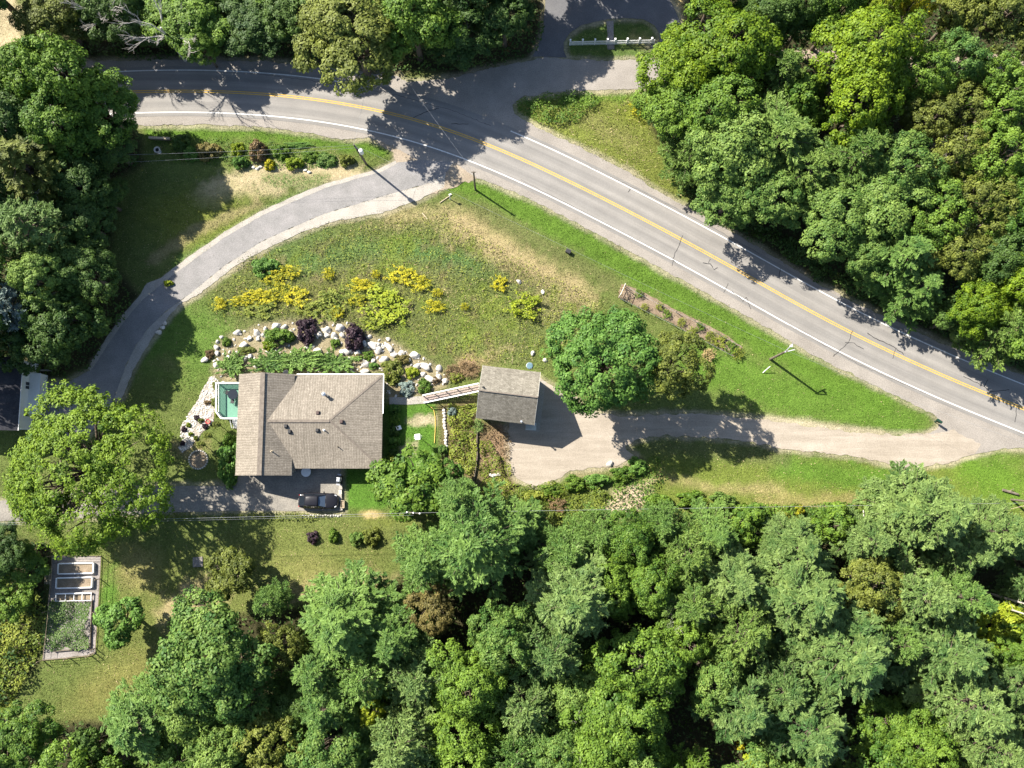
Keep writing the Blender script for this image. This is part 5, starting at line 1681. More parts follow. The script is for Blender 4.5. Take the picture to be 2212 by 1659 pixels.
pebbles("loose_stones", RBED, 700, .05, .17, M['boulder'], "loose white stones filling the curved bed by the deck")
pebbles("loose_rubble", ROCKS, 300, .05, .22, M['boulder'], "small rubble stones between the rock garden's boulders")
p = at(429, 993)
fr = empty("fire_ring", p)
tag(fr, "round fire pit ringed with small stones near the big maple", "fire pit")
b = MB()
b.lathe((0, 0, 0), [(1.05, -.05), (1.03, .03), (.1, .05)], 20)
b.build("ash_floor", M['soil'], fr)
b = MB()
for k in range(24):
    a = k / 24 * 6.283
    b.box((1.1 * math.cos(a), 1.1 * math.sin(a), .09), (.20, .22, .22), a, .75)
b.build("stone_ring", M['boulder'], fr, bevel=.03)

# ------------------------------------------------------------------ the car
def make_car():
    c0, c1 = at(643, 1082, .8), at(731, 1082, .8)
    L, W = (c1 - c0).length * .99, 1.84
    mid = (c0 + c1) / 2
    root = empty("car", (mid.x, mid.y, .016), math.radians(-1))
    tag(root, "black hatchback car parked on the paved yard below the house", "car")
    # lower body: rings across the length (x forward), each with half width, sill and deck heights
    prof = [(-.50, .50, .45, .66), (-.488, .68, .33, .84), (-.46, .80, .25, .96), (-.40, .89, .22, 1.00), (-.28, .94, .21, 1.0), (-.1, .95, .21, .97), (.08, .95, .21, .96), (.2, .94, .21, .95), (.30, .92, .22, .90), (.39, .88, .23, .83), (.45, .78, .26, .75), (.485, .62, .31, .67), (.50, .42, .40, .58)]
    b = MB()
    rings = []
    for x, hw, lo, hi in prof:
        X = x * L
        r = [(hw * .80, lo), (hw * .97, lo + .10), (hw, (lo + hi) / 2), (hw * .97, hi - .12), (hw * .86, hi - .02), (hw * .45, hi + .03), (0, hi + .045), (-hw * .45, hi + .03), (-hw * .86, hi - .02), (-hw * .97, hi - .12), (-hw, (lo + hi) / 2), (-hw * .97, lo + .10), (-hw * .80, lo)]
        rings.append(len(b.v))
        b.v += [(X, y, z) for y, z in r]
    n = 13
    for i in range(len(prof) - 1):
        for k in range(n):
            a, c = rings[i] + k, rings[i] + (k + 1) % n
            b.f.append((a, c, c + n, a + n))
    b.f.append(tuple(rings[0] + k for k in range(n))[::-1])
    b.f.append(tuple(rings[-1] + k for k in range(n)))
    paint = NT("car_paint")
    paint.b.inputs["Coat Weight"].default_value = .25
    paint.b.inputs["Coat Roughness"].default_value = .08
    pm = paint.done((.010, .010, .014), .38, .3)
    body = b.build("body", pm, root, smooth=True)
    sub = body.modifiers.new("round", 'SUBSURF')
    sub.levels = sub.render_levels = 1
    # greenhouse: base ring at the belt line, top ring at the roof
    zb, zt = .94, 1.44
    base = {'f': .19, 'a': -.44}
    fx0, fx1 = .20 * L, .035 * L
    rx0, rx1 = -.455 * L, -.30 * L
    yb, yt = .80, .60
    roof_pts = [(fx1, yt * .92, zt - .03), (fx1 - .35, yt, zt), (rx1 + .35, yt * .98, zt), (rx1, yt * .86, zt - .06)]
    r = MB()
    nn_, mm_ = 9, 8
    xs = [roof_pts[0][0] + (roof_pts[3][0] - roof_pts[0][0]) * k / (nn_ - 1) for k in range(nn_)]
    for k, X in enumerate(xs):
        s_ = k / (nn_ - 1)
        wdt = np.interp(s_, (0, .3, .7, 1), (yt * .94, yt, yt * .99, yt * .88))
        zz = np.interp(s_, (0, .3, .65, 1), (zt - .035, zt, zt, zt - .07))
        for j in range(mm_):
            q = 1 - 2 * j / (mm_ - 1)
            r.v.append((X, wdt * q, zz + .07 * (1 - q * q)))
    for k in range(nn_ - 1):
        for j in range(mm_ - 1):
            a0 = k * mm_ + j
            r.f.append((a0, a0 + mm_, a0 + mm_ + 1, a0 + 1)[::-1])
    rp = r
    r = MB()
    # pillars
    def pil(a, c): r.bar(a, c, .07, .05)
    bl = [(fx0, yb * .92, zb), (.10 * L, yb, zb), (-.12 * L, yb, zb), (-.36 * L, yb * .96, zb + .02), (rx0, yb * .72, zb + .03)]
    for sg in (1, -1):
        q = lambda p: Vector((p[0], p[1] * sg, p[2]))
        pil(q(bl[0]), q(roof_pts[0])); pil(q(bl[2]), q((-.10 * L, yt, zt))); pil(q(bl[3]), q(roof_pts[3])); pil(q(bl[4]), q(roof_pts[3]))
        pil(q(roof_pts[0]), q(roof_pts[1])); pil(q(roof_pts[1]), q(roof_pts[2])); pil(q(roof_pts[2]), q(roof_pts[3]))
    ro = rp.build("roof", pm, root, smooth=True)
    ro.modifiers.new("thick", 'SOLIDIFY').thickness = .03
    r.build("pillar_frame", pm, root)
    gl = plain("car_glass", (.012, .016, .022), .10, .5, 0, .05)
    sky_gl = plain("windscreen_glass", (.07, .10, .15), .07, .7, 0, .05)  # sky reflection put into the base colour as pale blue
    def pane(name, pts, m):
        o = MB().face(pts).build(name, m, root)
        so = o.modifiers.new("thick", 'SOLIDIFY')
        so.thickness = .02
        return o
    y0 = bl[0][1]
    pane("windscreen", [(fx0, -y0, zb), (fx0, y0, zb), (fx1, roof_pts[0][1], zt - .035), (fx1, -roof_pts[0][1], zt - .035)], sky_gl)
    y4, y3 = bl[4][1], roof_pts[3][1]
    pane("rear_window", [(rx0, y4, zb + .03), (rx0, -y4, zb + .03), (rx1, -y3, zt - .065), (rx1, y3, zt - .065)], gl)
    for sg in (1, -1):
        q = lambda p: (p[0], p[1] * sg, p[2])
        pane("side_window", [q(bl[0]), q(bl[2]), q((-.10 * L, yt, zt)), q(roof_pts[1]), q(roof_pts[0])], gl)
        pane("side_window", [q(bl[2]), q(bl[3]), q(roof_pts[3]), q(roof_pts[2]), q((-.10 * L, yt, zt))], gl)
        MB().box((.15 * L, sg * 1.0, 1.0), (.16, .22, .14), taper=.8).build("mirror", pm, root, bevel=.03)
        MB().box((.435 * L, sg * .66, .735), (.30, .13, .06), sg * -.45, .8).build("headlight", M['zinc'], root, bevel=.02)
        MB().box((-.462 * L, sg * .64, .86), (.10, .26, .12), sg * .45, .85).build("tail_light", M['redpot'], root, bevel=.02)
        for xx in (.30 * L, -.30 * L):
            t = MB()
            t.tube([(xx, sg * .70, .33), (xx, sg * .92, .33)], .33, 20)
            w = t.build("wheel", M['tar'], root)
            MB().tube([(xx, sg * .90, .33), (xx, sg * .935, .33)], .21, 12).build("rim", M['grey'], root).parent = w
    MB().bar((.485 * L, -.5, .62), (.485 * L, .5, .62), .05, .12).build("grille", M['black'], root)
    MB().bar((.20 * L, -.66, .965), (.20 * L, .66, .965), .10, .02).build("wiper_cowl", M['black'], root)
    MB().box((-.499 * L, 0, .62), (.03, .46, .11)).build("number_plate", M['white'], root)


make_car()

# ------------------------------------------------------------------ yard things
def thing(name, label, cat, loc, rz=0, group=None):
    return tag(empty(name, loc, rz), label, cat, group)


p = at(661, 1019, .74)
t = thing("garden_table", "round white table under the house eave by the brick wall", "table", (p.x, p.y - .02, .01))
MB().lathe((0, 0, .70), [(.55, 0), (.58, .015), (.58, .03), (.55, .045)], 28).build("table_top", M['white'], t)
for k in range(4):
    a = k * 1.571 + .78
    MB().tube([(.12 * math.cos(a), .12 * math.sin(a), .70), (.42 * math.cos(a), .42 * math.sin(a), 0)], .025, 6).build("leg", M['white'], t)
p = at(731.5, 1036, 1.0)
t = thing("barbecue_grill", "grey lidded barbecue grill beside the shadow of the house", "grill", (p.x, p.y, .012), math.radians(84))
MB().box((0, 0, .92), (1.0, .52, .10)).box((0, -.02, .42), (.9, .46, .75)).build("cart", M['black'], t, bevel=.02)
MB().box((0, 0, 1.10), (.66, .50, .28), taper=.75).build("lid", M['zinc'], t, bevel=.05)
MB().bar((-.25, -.30, 1.08), (.25, -.30, 1.08), .03, .03).build("handle", M['grey'], t)
for sg in (-1, 1): MB().box((sg * .52, 0, .95), (.30, .44, .03)).build("side_shelf", M['grey'], t)
p = at(503, 852, 1.6)
t = thing("patio_table", "round dark glass table standing on the green deck", "table", (p.x, p.y, .9))
MB().lathe((0, 0, .70), [(.6, 0), (.62, .02), (.6, .035)], 24).build("table_top", M['glassdark'], t)
for k in range(4):
    a = k * 1.571
    MB().tube([(.1 * math.cos(a), .1 * math.sin(a), .70), (.4 * math.cos(a), .4 * math.sin(a), 0)], .022, 6).build("leg", M['black'], t)


def deck_chair(loc, rz, label):
    t = thing("patio_chair", label, "chair", loc, rz, "chairs on the deck")
    MB().box((0, 0, .43), (.46, .46, .03)).build("seat", M['black'], t)
    b = MB()
    for k in range(5): b.box((-.24, -.18 + k * .09, .68), (.02, .03, .46))
    b.box((-.24, 0, .92), (.03, .46, .04)).build("backrest", M['black'], t)
    for sx in (-.2, .2):
        for sy in (-.2, .2): MB().box((sx, sy, .21), (.03, .03, .42)).build("leg", M['black'], t)


deck_chair((p.x - .75, p.y + .25, .9), -.3, "dark metal chair on the deck, left of the round table")
deck_chair((p.x - .1, p.y - .8, .9), 1.5, "dark metal chair on the deck, below the round table")
p = at(450, 910.5, .3)
t = thing("garden_pot", "small red pot in the white stone bed", "pot", (p.x, p.y, 0))
MB().lathe((0, 0, 0), [(.18, 0), (.28, .4), (.30, .42), (.30, .48), (.26, .48), (.24, .42), (.02, .40)], 14).build("pot", M['redpot'], t, smooth=False)
MB().lathe((0, 0, .38), [(.23, 0), (.20, .03), (.02, .05)], 10).build("soil", M['soil'], t)
# steps of pale blocks and planters between yard and lawn
for (x, y, w, h_, m, lab, nm) in ((737, 1052, .42, .62, 'concrete', "pale stone block in the yard's right border, top one", "stone_block"), (736, 1063, .40, .55, 'boulder', "pale stone block in the yard's right border, second one", "stone_block"), (735, 1075, .52, .95, 'concrete', "long white slab in the yard's right border", "stone_block"), (741, 1089, .42, .85, 'palewood', "yellowish wooden planter box beside the car's front", "planter_box"), (738, 1099, .36, .4, 'concrete', "pale stone block in the yard's right border, bottom one", "stone_block")):
    p = at(x, y)
    t = thing(nm, lab, "planter" if nm == "planter_box" else "stone block", (p.x, p.y, 0), .02, "blocks bordering the yard")
    if nm == "planter_box":
        b = MB()
        for dx, dy, ww, hh in ((-w / 2, 0, .05, h_), (w / 2, 0, .05, h_), (0, h_ / 2, w, .05), (0, -h_ / 2, w, .05)): b.box((dx, dy, .2), (ww + .001, hh, .4))
        b.build("box", M[m], t)
        MB().box((0, 0, .16), (w - .06, h_ - .06, .26)).build("soil", M['soil'], t)
    else:
        MB().box((0, 0, .14), (w, h_, .30), .03, .94).build("block", M[m], t, bevel=.03)
# border stones under the hedge below the yard
for k in range(16):
    x = 655 + k * 5.4
    p = at(x, 1113 + (k % 3) * .9, .1)
    o = link_mesh("edging_stone", BO[k % 7])
    o.location = (p.x, p.y, .05)
    o.scale = (.16, .13, .13)
    o.rotation_euler = (0, 0, k)
    tag(o, "small pale edging stone in the row below the parked car", "stone", "edging stones below the parked car")
# birdhouse on a pole
p = at(907, 946)
t = thing("birdhouse", "white box birdhouse on a pole in the bright lawn", "birdhouse", (p.x, p.y, 0), .1)
MB().tube([(0, 0, -.2), (0, 0, 2.0)], .035, 8).build("pole", M['grey'], t)
MB().box((0, 0, 2.25), (.52, .48, .5)).build("box", M['white'], t)
MB().box((0, .16, 2.54), (.62, .36, .03), rot=Matrix.Rotation(-.35, 3, 'X')).box((0, -.16, 2.54), (.62, .36, .03), rot=Matrix.Rotation(.35, 3, 'X')).build("roof", M['white'], t)
b = MB().bar((-.48, -.1, 2.0), (.48, -.1, 2.0), .04, .03).bar((-.48, .1, 2.0), (.48, .1, 2.0), .04, .03)
b.build("perch", M['white'], t)
p = at(862, 924, .5)
t = thing("garden_chair", "white garden chair in the shade of the house", "chair", (p.x, p.y, 0), .4)
MB().box((0, 0, .42), (.5, .5, .05)).build("seat", M['white'], t, bevel=.015)
MB().box((-.25, 0, .68), (.04, .5, .5)).build("backrest", M['white'], t, bevel=.015)
for sx in (-.2, .2):
    for sy in (-.2, .2): MB().box((sx, sy, .20), (.05, .05, .40)).build("leg", M['white'], t)
# yellow hose
h = MB().tube([at(x, y, .05) for x, y in ((930, 878), (937, 886), (940, 900), (940.5, 920), (939.5, 940), (938.5, 957))], .045, 6)
o = h.build("garden_hose", M['orange'], None)
tag(o, "yellow hose lying along the right side of the house lawn", "hose")
# stone edging
for k in range(13):
    s = k / 12
    p = at(958 + 7 * s + math.sin(k) * 1.2, 886 + 78 * s, .12)
    o = link_mesh("edging_stone", BO[(k + 2) % 7])
    o.location = (p.x, p.y, .06)
    o.scale = (.22, .26, .2)
    o.rotation_euler = (0, 0, k * 1.7)
    tag(o, "pale edging stone in the line between the house lawn and vines", "stone", "edging stones beside the vines")
wf = thing("timber_edging", "dark timber edging running down between the vine beds", "edging", at(1031, 934))
b = MB()
pts = [(1031, 934), (1030, 960), (1031, 985), (1028, 1010), (1024, 1035), (1022, 1062)]
for a, c in zip(pts, pts[1:]): b.bar(at(*a, .14), at(*c, .14), .10, .32)
b.build("board", M['pole'], wf, True)
b = MB()
for a in pts: b.box(at(*a, .2), (.12, .12, .6))
b.build("stake", M['pole'], wf, True)
for k, (x, y) in enumerate(((1059, 1026), (1065, 1027.5), (1071, 1026), (1078, 1025))):
    p = at(x, y, .1)
    o = link_mesh("paving_stone", BO[k])
    o.location = (p.x, p.y, .05)
    o.scale = (.26, .24, .14)
    tag(o, f"white stone in the little row at the vine beds' foot, {ordinals(4)[k]}", "stone", "white stones at the vine beds' foot")
# round blue well lid
p = at(1144, 790, .05)
t = thing("well_cover", "round faded blue cover in the grass above the garage", "cover", (p.x, p.y, -.03))
MB().lathe((0, 0, 0), [(.38, 0), (.38, .10), (.33, .12), (.05, .13)], 20).build("cover", M['bluelid'], t)
MB().lathe((0, 0, 0), [(.42, 0), (.42, .05), (.38, .06)], 20).build("rim", M['grey'], t)
# dark utility box on the verge
p = at(1227.5, 543, .3)
t = thing("utility_box", "small dark utility box on the verge by the road", "utility box", (p.x, p.y, 0), -.5)
MB().box((0, 0, .22), (.62, .42, .48), taper=.92).build("box", M['black'], t, bevel=.03)
MB().box((0, 0, .49), (.64, .45, .05)).build("lid", M['black'], t, bevel=.01)
# mailbox
p = at(2019, 911)
t = thing("mailbox", "dark green mailbox on a post at the gravel driveway's mouth", "mailbox", (p.x, p.y, 0), math.radians(-35))
MB().box((0, 0, .5), (.10, .10, 1.1)).build("post", M['darkgreen'], t)
b = MB()
b.tube([(-.32, 0, 1.16), (.32, 0, 1.16)], .15, 12)
b.box((0, 0, 1.08), (.64, .30, .16))
b.build("box", M['darkgreen'], t)
MB().box((.15, .17, 1.26), (.03, .02, .2)).build("flag", M['redpot'], t)
MB().box((-.02, 0, .82), (.5, .26, .20)).build("newspaper_tube", M['darkgreen'], t)
# small white sign by the meadow top
p = at(972, 431)
t = thing("road_marker", "small white marker post at the meadow's upper tip", "marker post", (p.x, p.y, 0))
MB().tube([(0, 0, -.2), (.08, .18, 1.1)], .05, 8).build("post", M['white'], t)
MB().box((.1, .22, 1.15), (.30, .16, .20), .4).build("reflector", M['white'], t)
# trellis at the bed's top end
p0, p1 = at(1345, 613, 1.2), at(1334, 645, 0)
t = thing("trellis", "white vine-wound trellis at the mulch bed's upper end", "trellis", (p0.x, p0.y, 0))
b = MB()
q0, q1 = at(1347, 620), at(1337, 642)
for q in (q0, q1): b.box((q.x, q.y, .8), (.07, .07, 1.8))
for z in (.5, 1.0, 1.6): b.bar((q0.x, q0.y, z), (q1.x, q1.y, z), .04, .04)
b.bar((q0.x, q0.y, 0.3), (q1.x, q1.y, 1.6), .03, .03)
b.build("frame", M['white'], t, True)
RNG = np.random.default_rng(77)
n = 150
sx = RNG.uniform(0, 1, n)
c = np.stack([q0.x + (q1.x - q0.x) * sx - p0.x, q0.y + (q1.y - q0.y) * sx - p0.y, .3 + 1.4 * RNG.random(n) * (1 - .5 * sx)], 1) + RNG.normal(size=(n, 3)) * .10
o = link_mesh("vine", leaf_mesh("vine", c, norm(RNG.normal(size=(n, 3)) + np.array([0, 0, 1])), RNG.uniform(.05, .10, n), .7, RNG.uniform(0, 1, n), None, M['straw']), t)
# wires and stakes of the bed
for nm, pts, lab in (("bed_fence", [(1350, 618), (1420, 655), (1500, 693), (1600, 748)], "low wire fence along the mulch bed's upper side"), ("bed_fence", [(1340, 645), (1415, 682), (1490, 720), (1585, 770)], "low wire fence along the mulch bed's lower side")):
    t = thing(nm, lab, "fence", at(*pts[0]), 0, "wire fences of the mulch bed")
    b = MB()
    w = MB()
    for a, c_ in zip(pts, pts[1:]):
        for s in (0, .5):
            q = at(a[0] + (c_[0] - a[0]) * s, a[1] + (c_[1] - a[1]) * s)
            b.box((q.x, q.y, .45), (.06, .06, 1.0))
        for z in (.45, .85): w.tube([at(*a, z), at(*c_, z)], .014, 4)
    b.build("stake", M['pole'], t, True)
    w.build("wire", M['grey'], t, True)
for k, (x, y, r) in enumerate(((1380, 634, 9), (1392, 664, 8), (1425, 662, 8), (1440, 678, 9), (1472, 696, 9), (1495, 718, 12), (1512, 706, 9), (1535, 728, 12), (1556, 736, 14), (1580, 752, 14), (1595, 764, 12))):
    S(x, y, r, r, .6, 'clump', 'vine' if k % 3 else 'maple', f"thin berry plant in the mulch bed, {ordinals(11)[k]}", "bed_plant", "plant", "plants in the mulch bed")
# low stakes/logs
for (a, c_, m, nm, lab, rad) in (((1648, 805), (1664, 791), 'white', "guy_guard", "white guy-wire guard beside the utility pole", .05), ((2166, 1058), (2200, 1068), 'pole', "log", "dark log lying in the right-hand grass", .16), ((1188, 1038 + 200), (1190, 1240), 'pole', "log", "", 0),
                         ((1865, 1102), (1866, 1118), 'dead', "fence_post", "thin pale post leaning at the lawn's lower edge", .07), ((950, 438), (976, 420), 'palewood', "plank", "weathered plank lying across the meadow's upper tip", .06), ((912, 460), (924, 474), 'palewood', "plank", "short weathered plank on the dry grass below the driveway", .06), ((1186, 762), (1188, 786), 'dead', "stake", "", 0),
                         ((1106, 786), (1108, 772), 'palewood', "stake", "pale curved stake standing behind the garage", .035), ((1452, 1198 + 32), (1466, 1248), 'dead', "branch", "", 0), ((5, 1165), (14, 1180), 'palewood', "log", "pale log at the picture's left edge", .12)):
    if not rad: continue
    a, c_ = at(*a, rad), at(*c_, rad if nm in ("log", "plank") else 1.0)
    t = thing(nm, lab, nm.replace("_", " "), a)
    MB().tube([a, (a + c_) / 2, c_], [rad, rad * .95, rad * .85], 7).build({"log": "trunk", "plank": "board"}.get(nm, "shaft"), M[m], t, True)
    e = MB()
    if nm == "log":
        e.tube([(a * .6 + c_ * .4), (a * .6 + c_ * .4) + Vector((.5, .35, .2))], [.06, .03], 5)
        e.build("stub", M[m], t, True)
# square stone slab on the south lawn
p = at(427, 1214, .05)
t = thing("paving_slab", "square patterned grey slab lying on the shaded south lawn", "slab", (p.x, p.y, 0), .06)
MB().box((0, 0, .03), (1.15, 1.15, .10)).build("slab", M['greygravel'], t, bevel=.02)
b = MB()
for k in range(3):
    for j in range(3): b.box((-.34 + k * .34, -.34 + j * .34, .09), (.26, .26, .03), (k + j) * .4)
b.build("pattern_stone", M['court'], t)
# white well stone and retaining step in the shaded garden
p = at(342, 326, .3)
t = thing("bird_bath", "round pale stone bird bath in the roadside garden's shade", "bird bath", (p.x, p.y, 0))
MB().lathe((0, 0, 0), [(.26, 0), (.16, .1), (.14, .5), (.38, .62), (.42, .70), (.38, .70), (.05, .60)], 18).build("basin", M['boulder'], t)
MB().lathe((0, 0, .64), [(.33, 0), (.30, .015)], 16).build("water", M['glassdark'], t)
p = at(345, 299, .3)
t = thing("garden_wall", "low weathered timber wall at the roadside garden's upper left", "wall", (p.x, p.y, 0), -.05)
MB().box((0, 0, .2), (2.6, .22, .5)).build("timber", M['wood'], t, bevel=.02)
MB().box((0, 0, .47), (2.66, .28, .06)).build("cap", M['palewood'], t)
for k, (x, y) in enumerate(((548, 362), (556, 365), (562, 361), (660, 368), (668, 372))):
    p = at(x, y)
    o = link_mesh("edging_stone", BO[k])
    o.location = (p.x, p.y, .04)
    o.scale = (.3, .2, .16)
    tag(o, f"pale edging stone below the roadside garden's bushes, {ordinals(5)[k]}", "stone", "edging stones of the roadside garden")

# ------------------------------------------------------------------ vegetable garden
def raised_bed(x0, y0, x1, y1, skew, label):
    c = at((x0 + x1) / 2, (y0 + y1) / 2, .4)
    a, d, e = at(x0, y1, .4), at(x1, y1, .4), at(x0 + skew, y0, .4)
    wd, dp = (d - a).length, (e - a).length
    t = thing("raised_bed", label, "raised bed", (c.x, c.y, 0), math.radians(1.2), "raised garden beds")
    for dx, dy, ww, hh in ((-wd / 2, 0, .13, dp), (wd / 2, 0, .13, dp), (0, dp / 2, wd - .13, .13), (0, -dp / 2, wd - .13, .13)):
        MB().box((dx, dy, .20), (ww, hh, .44)).build("board", M['white'], t, bevel=.01)
    MB().box((0, 0, .12), (wd - .14, dp - .14, .30)).build("soil", M['soil'], t)


raised_bed(125, 1217, 201, 1239, 2, "white-framed raised bed full of bare soil, upper one")
raised_bed(121, 1248, 198, 1270, 2, "white-framed raised bed full of bare soil, second one down")
c = at(158, 1290, .4)
t = thing("cold_frame", "white slatted frame with four cells above the asparagus patch", "cold frame", (c.x, c.y, 0), math.radians(1.2))
b = MB()
for dx in (-2.05, -.95, .05, 1.0, 2.05): b.box((dx, 0, .3), (.06, .80, .10))
b.box((0, .42, .33), (4.2, .14, .08)).box((0, -.42, .30), (4.2, .05, .06))
b.build("frame", M['white'], t)
b = MB()
for dx in (-2.05, 2.05):
    for dy in (-.4, .4): b.box((dx, dy, .14), (.08, .08, .32))
b.build("leg", M['wood'], t)
MB().box((0, 0, .03), (4.0, .7, .06)).build("soil", M['soil'], t)
gf = thing("garden_fence", "thin post and wire fence enclosing the vegetable garden", "fence", at(160, 1310))
loop = [(112, 1201), (218, 1201), (216, 1250), (211, 1320), (206, 1400), (204, 1410), (196, 1416), (150, 1421), (92, 1426), (97, 1385), (104, 1320), (110, 1250), (112, 1201)]
w = MB()
for a, c_ in zip(loop, loop[1:]):
    po = MB()
    q = at(*a)
    po.box((q.x, q.y, .6), (.08, .08, 1.3))
    po.build("post", M['wood'], gf, True)
    for z in (.12, .62, 1.12): w.tube([at(*a, z), at(*c_, z)], .018 if z > .2 else .035, 4)
w.build("wire", M['wood'], gf, True)
inn = MB()
for a, c_ in (((199, 1298), (195, 1400)), ((195, 1400), (116, 1407))): inn.bar(at(*a, .12), at(*c_, .12), .08, .26)
inn.build("edging_board", M['pole'], gf, True)
lp = thing("timber_pallet", "leaning wooden slats beside the vegetable garden's left fence", "slats", at(104, 1245))
for k in range(5):
    MB().bar(at(98 + k * 3.4, 1228, .75), at(97 + k * 3.2, 1262, .15), .07, .03).build("slat", M['palewood'], lp, True)

# ------------------------------------------------------------------ picket fence
pf = thing("picket_fence", "white picket fence across the grass island inside the loop driveway", "fence", at(1231, 97))
a, c_ = at(1231, 98.5), at(1412, 94.5)
d = (c_ - a)
L = d.length
pk = MB()
n = int(L / .15)
for k in range(n + 1):
    q = a + d * (k / n)
    pk.box((q.x, q.y, .52), (.085, .025, .9))
pk.build("picket", M['white'], pf, True).name = "pickets"
rl = MB()
for z in (.30, .80): rl.bar(a + Vector((0, .04, z)), c_ + Vector((0, .04, z)), .04, .09)
rl.build("rail", M['white'], pf, True)
for s in (0, .147, .293, .44, .53, .675, .82, .965):
    q = a + d * s
    MB().box((q.x, q.y + .10, .56), (.15, .15, 1.2)).box((q.x, q.y + .10, 1.19), (.21, .21, .06)).build("post", M['white'], pf, True)

# ------------------------------------------------------------------ poles and wires
def pole(base, top, h, label, arm=True, name="utility_pole", r=.15):
    b0, t0 = at(*base), at(*top, h)
    t = thing(name, label, "utility pole" if arm else "post", b0, 0, "utility poles")
    MB().tube([b0 - Vector((0, 0, .3)), (b0 + t0) / 2, t0], [r, r * .85, r * .7], 10).build("post", M['pole'], t, True)
    return t, b0, t0


t3, b3, p3 = pole((792, 355), (764, 312), 6.6, "wooden utility pole with white transformer at the driveway's mouth")
MB().lathe(p3 + Vector((.75, -.55, -1.2)), [(.22, 0), (.25, .03), (.25, .75), (.20, .84), (.05, .9)], 14).build("transformer", M['white'], t3, True)
MB().bar(p3 + Vector((0, 0, -.5)), p3 + Vector((.72, -.52, -.5)), .08, .08).build("bracket", M['grey'], t3, True)
t1, b1_, p1 = pole((1027, 410), (1023, 371), 5.2, "thin dark pole standing on the verge beside the road", r=.13)
MB().bar(p1 + Vector((-.3, 0, -.12)), p1 + Vector((.3, 0, -.12)), .07, .09).build("crossarm", M['pole'], t1, True)
t2, b2_, p2 = pole((1664, 776), (1700, 758), 6.2, "wooden utility pole with forked pale arms on the right verge", r=.16)
for dx, dy in ((.62, .80), (.80, .12)):
    MB().bar(p2 + Vector((-.2, -.1, -.2)), p2 + Vector((dx, dy, .25)), .10, .10).build("crossarm", M['grey'], t2, True)
MB().lathe(p2 + Vector((.40, .50, .1)), [(.10, 0), (.14, .06), (.14, .4), (.04, .46)], 10).build("insulator", M['white'], t2, True)
t4, b4_, p4 = pole((891, 1116), (893, 1108), 7.2, "utility pole seen end-on among the lower pines' left edge")
MB().bar(p4 + Vector((-.8, .1, -.2)), p4 + Vector((.8, -.1, -.2)), .10, .12).build("crossarm", M['pole'], t4, True)
for k in (-.7, 0, .7): MB().lathe(p4 + Vector((k, -.1 * k, -.12)), [(.09, 0), (.11, .1), (.06, .25)], 8).build("insulator", M['white'], t4, True)
t5, b5_, p5 = pole((2186, 1079), (2240, 1086), 6.2, "pale leaning utility pole at the lawn's right edge", r=.14)
MB().bar(p5 + Vector((-.1, -.7, -.2)), p5 + Vector((.1, .7, -.2)), .10, .12).build("crossarm", M['pole'], t5, True)
guy = thing("guy_wire", "yellowish guy wire slanting from the pole at the right edge", "wire", at(2140, 1110))
MB().tube([at(2130, 1112, .1), p5], .025, 5).build("cable", M['palewood'], guy, True)


def wire(a, c, sag, label, r=.008):
    n = 14
    pts = [a.lerp(c, k / n) - Vector((0, 0, sag * 4 * (k / n) * (1 - k / n))) for k in range(n + 1)]
    o = MB().tube(pts, r, 5).build("power_line", M['grey'], None)
    tag(o, label, "power line", "overhead power lines")


wire(p3, p2, .6, "overhead wire running along the verge from the transformer pole to the forked pole")
wire(p3 + Vector((0, 0, -1.0)), at(240, 352, 5.5), .3, "lower overhead wire crossing the roadside garden to the left woods")
wire(p3 + Vector((0, 0, -.2)), at(250, 335, 6.2), .3, "upper overhead wire crossing the roadside garden to the left woods")
wire(p3, at(797, 150, 8), .3, "overhead wire crossing the road above the transformer pole")
wire(p1, at(862, 150, 8), .4, "overhead wire crossing the road slantwise to the thin dark pole")
wire(p2, at(2300, 990, 7), .5, "overhead wire from the forked pole along the right verge")
wire(p4, at(-40, 1131, 7.2), .3, "overhead wire running left from the end-on pole, upper one", .014)
wire(p4 + Vector((0, -.25, -.1)), at(-40, 1135, 7.1), .4, "overhead wire running left from the end-on pole, lower one")
wire(p4, p5, .5, "long overhead wire over the lower woods' edge to the right pole", .014)


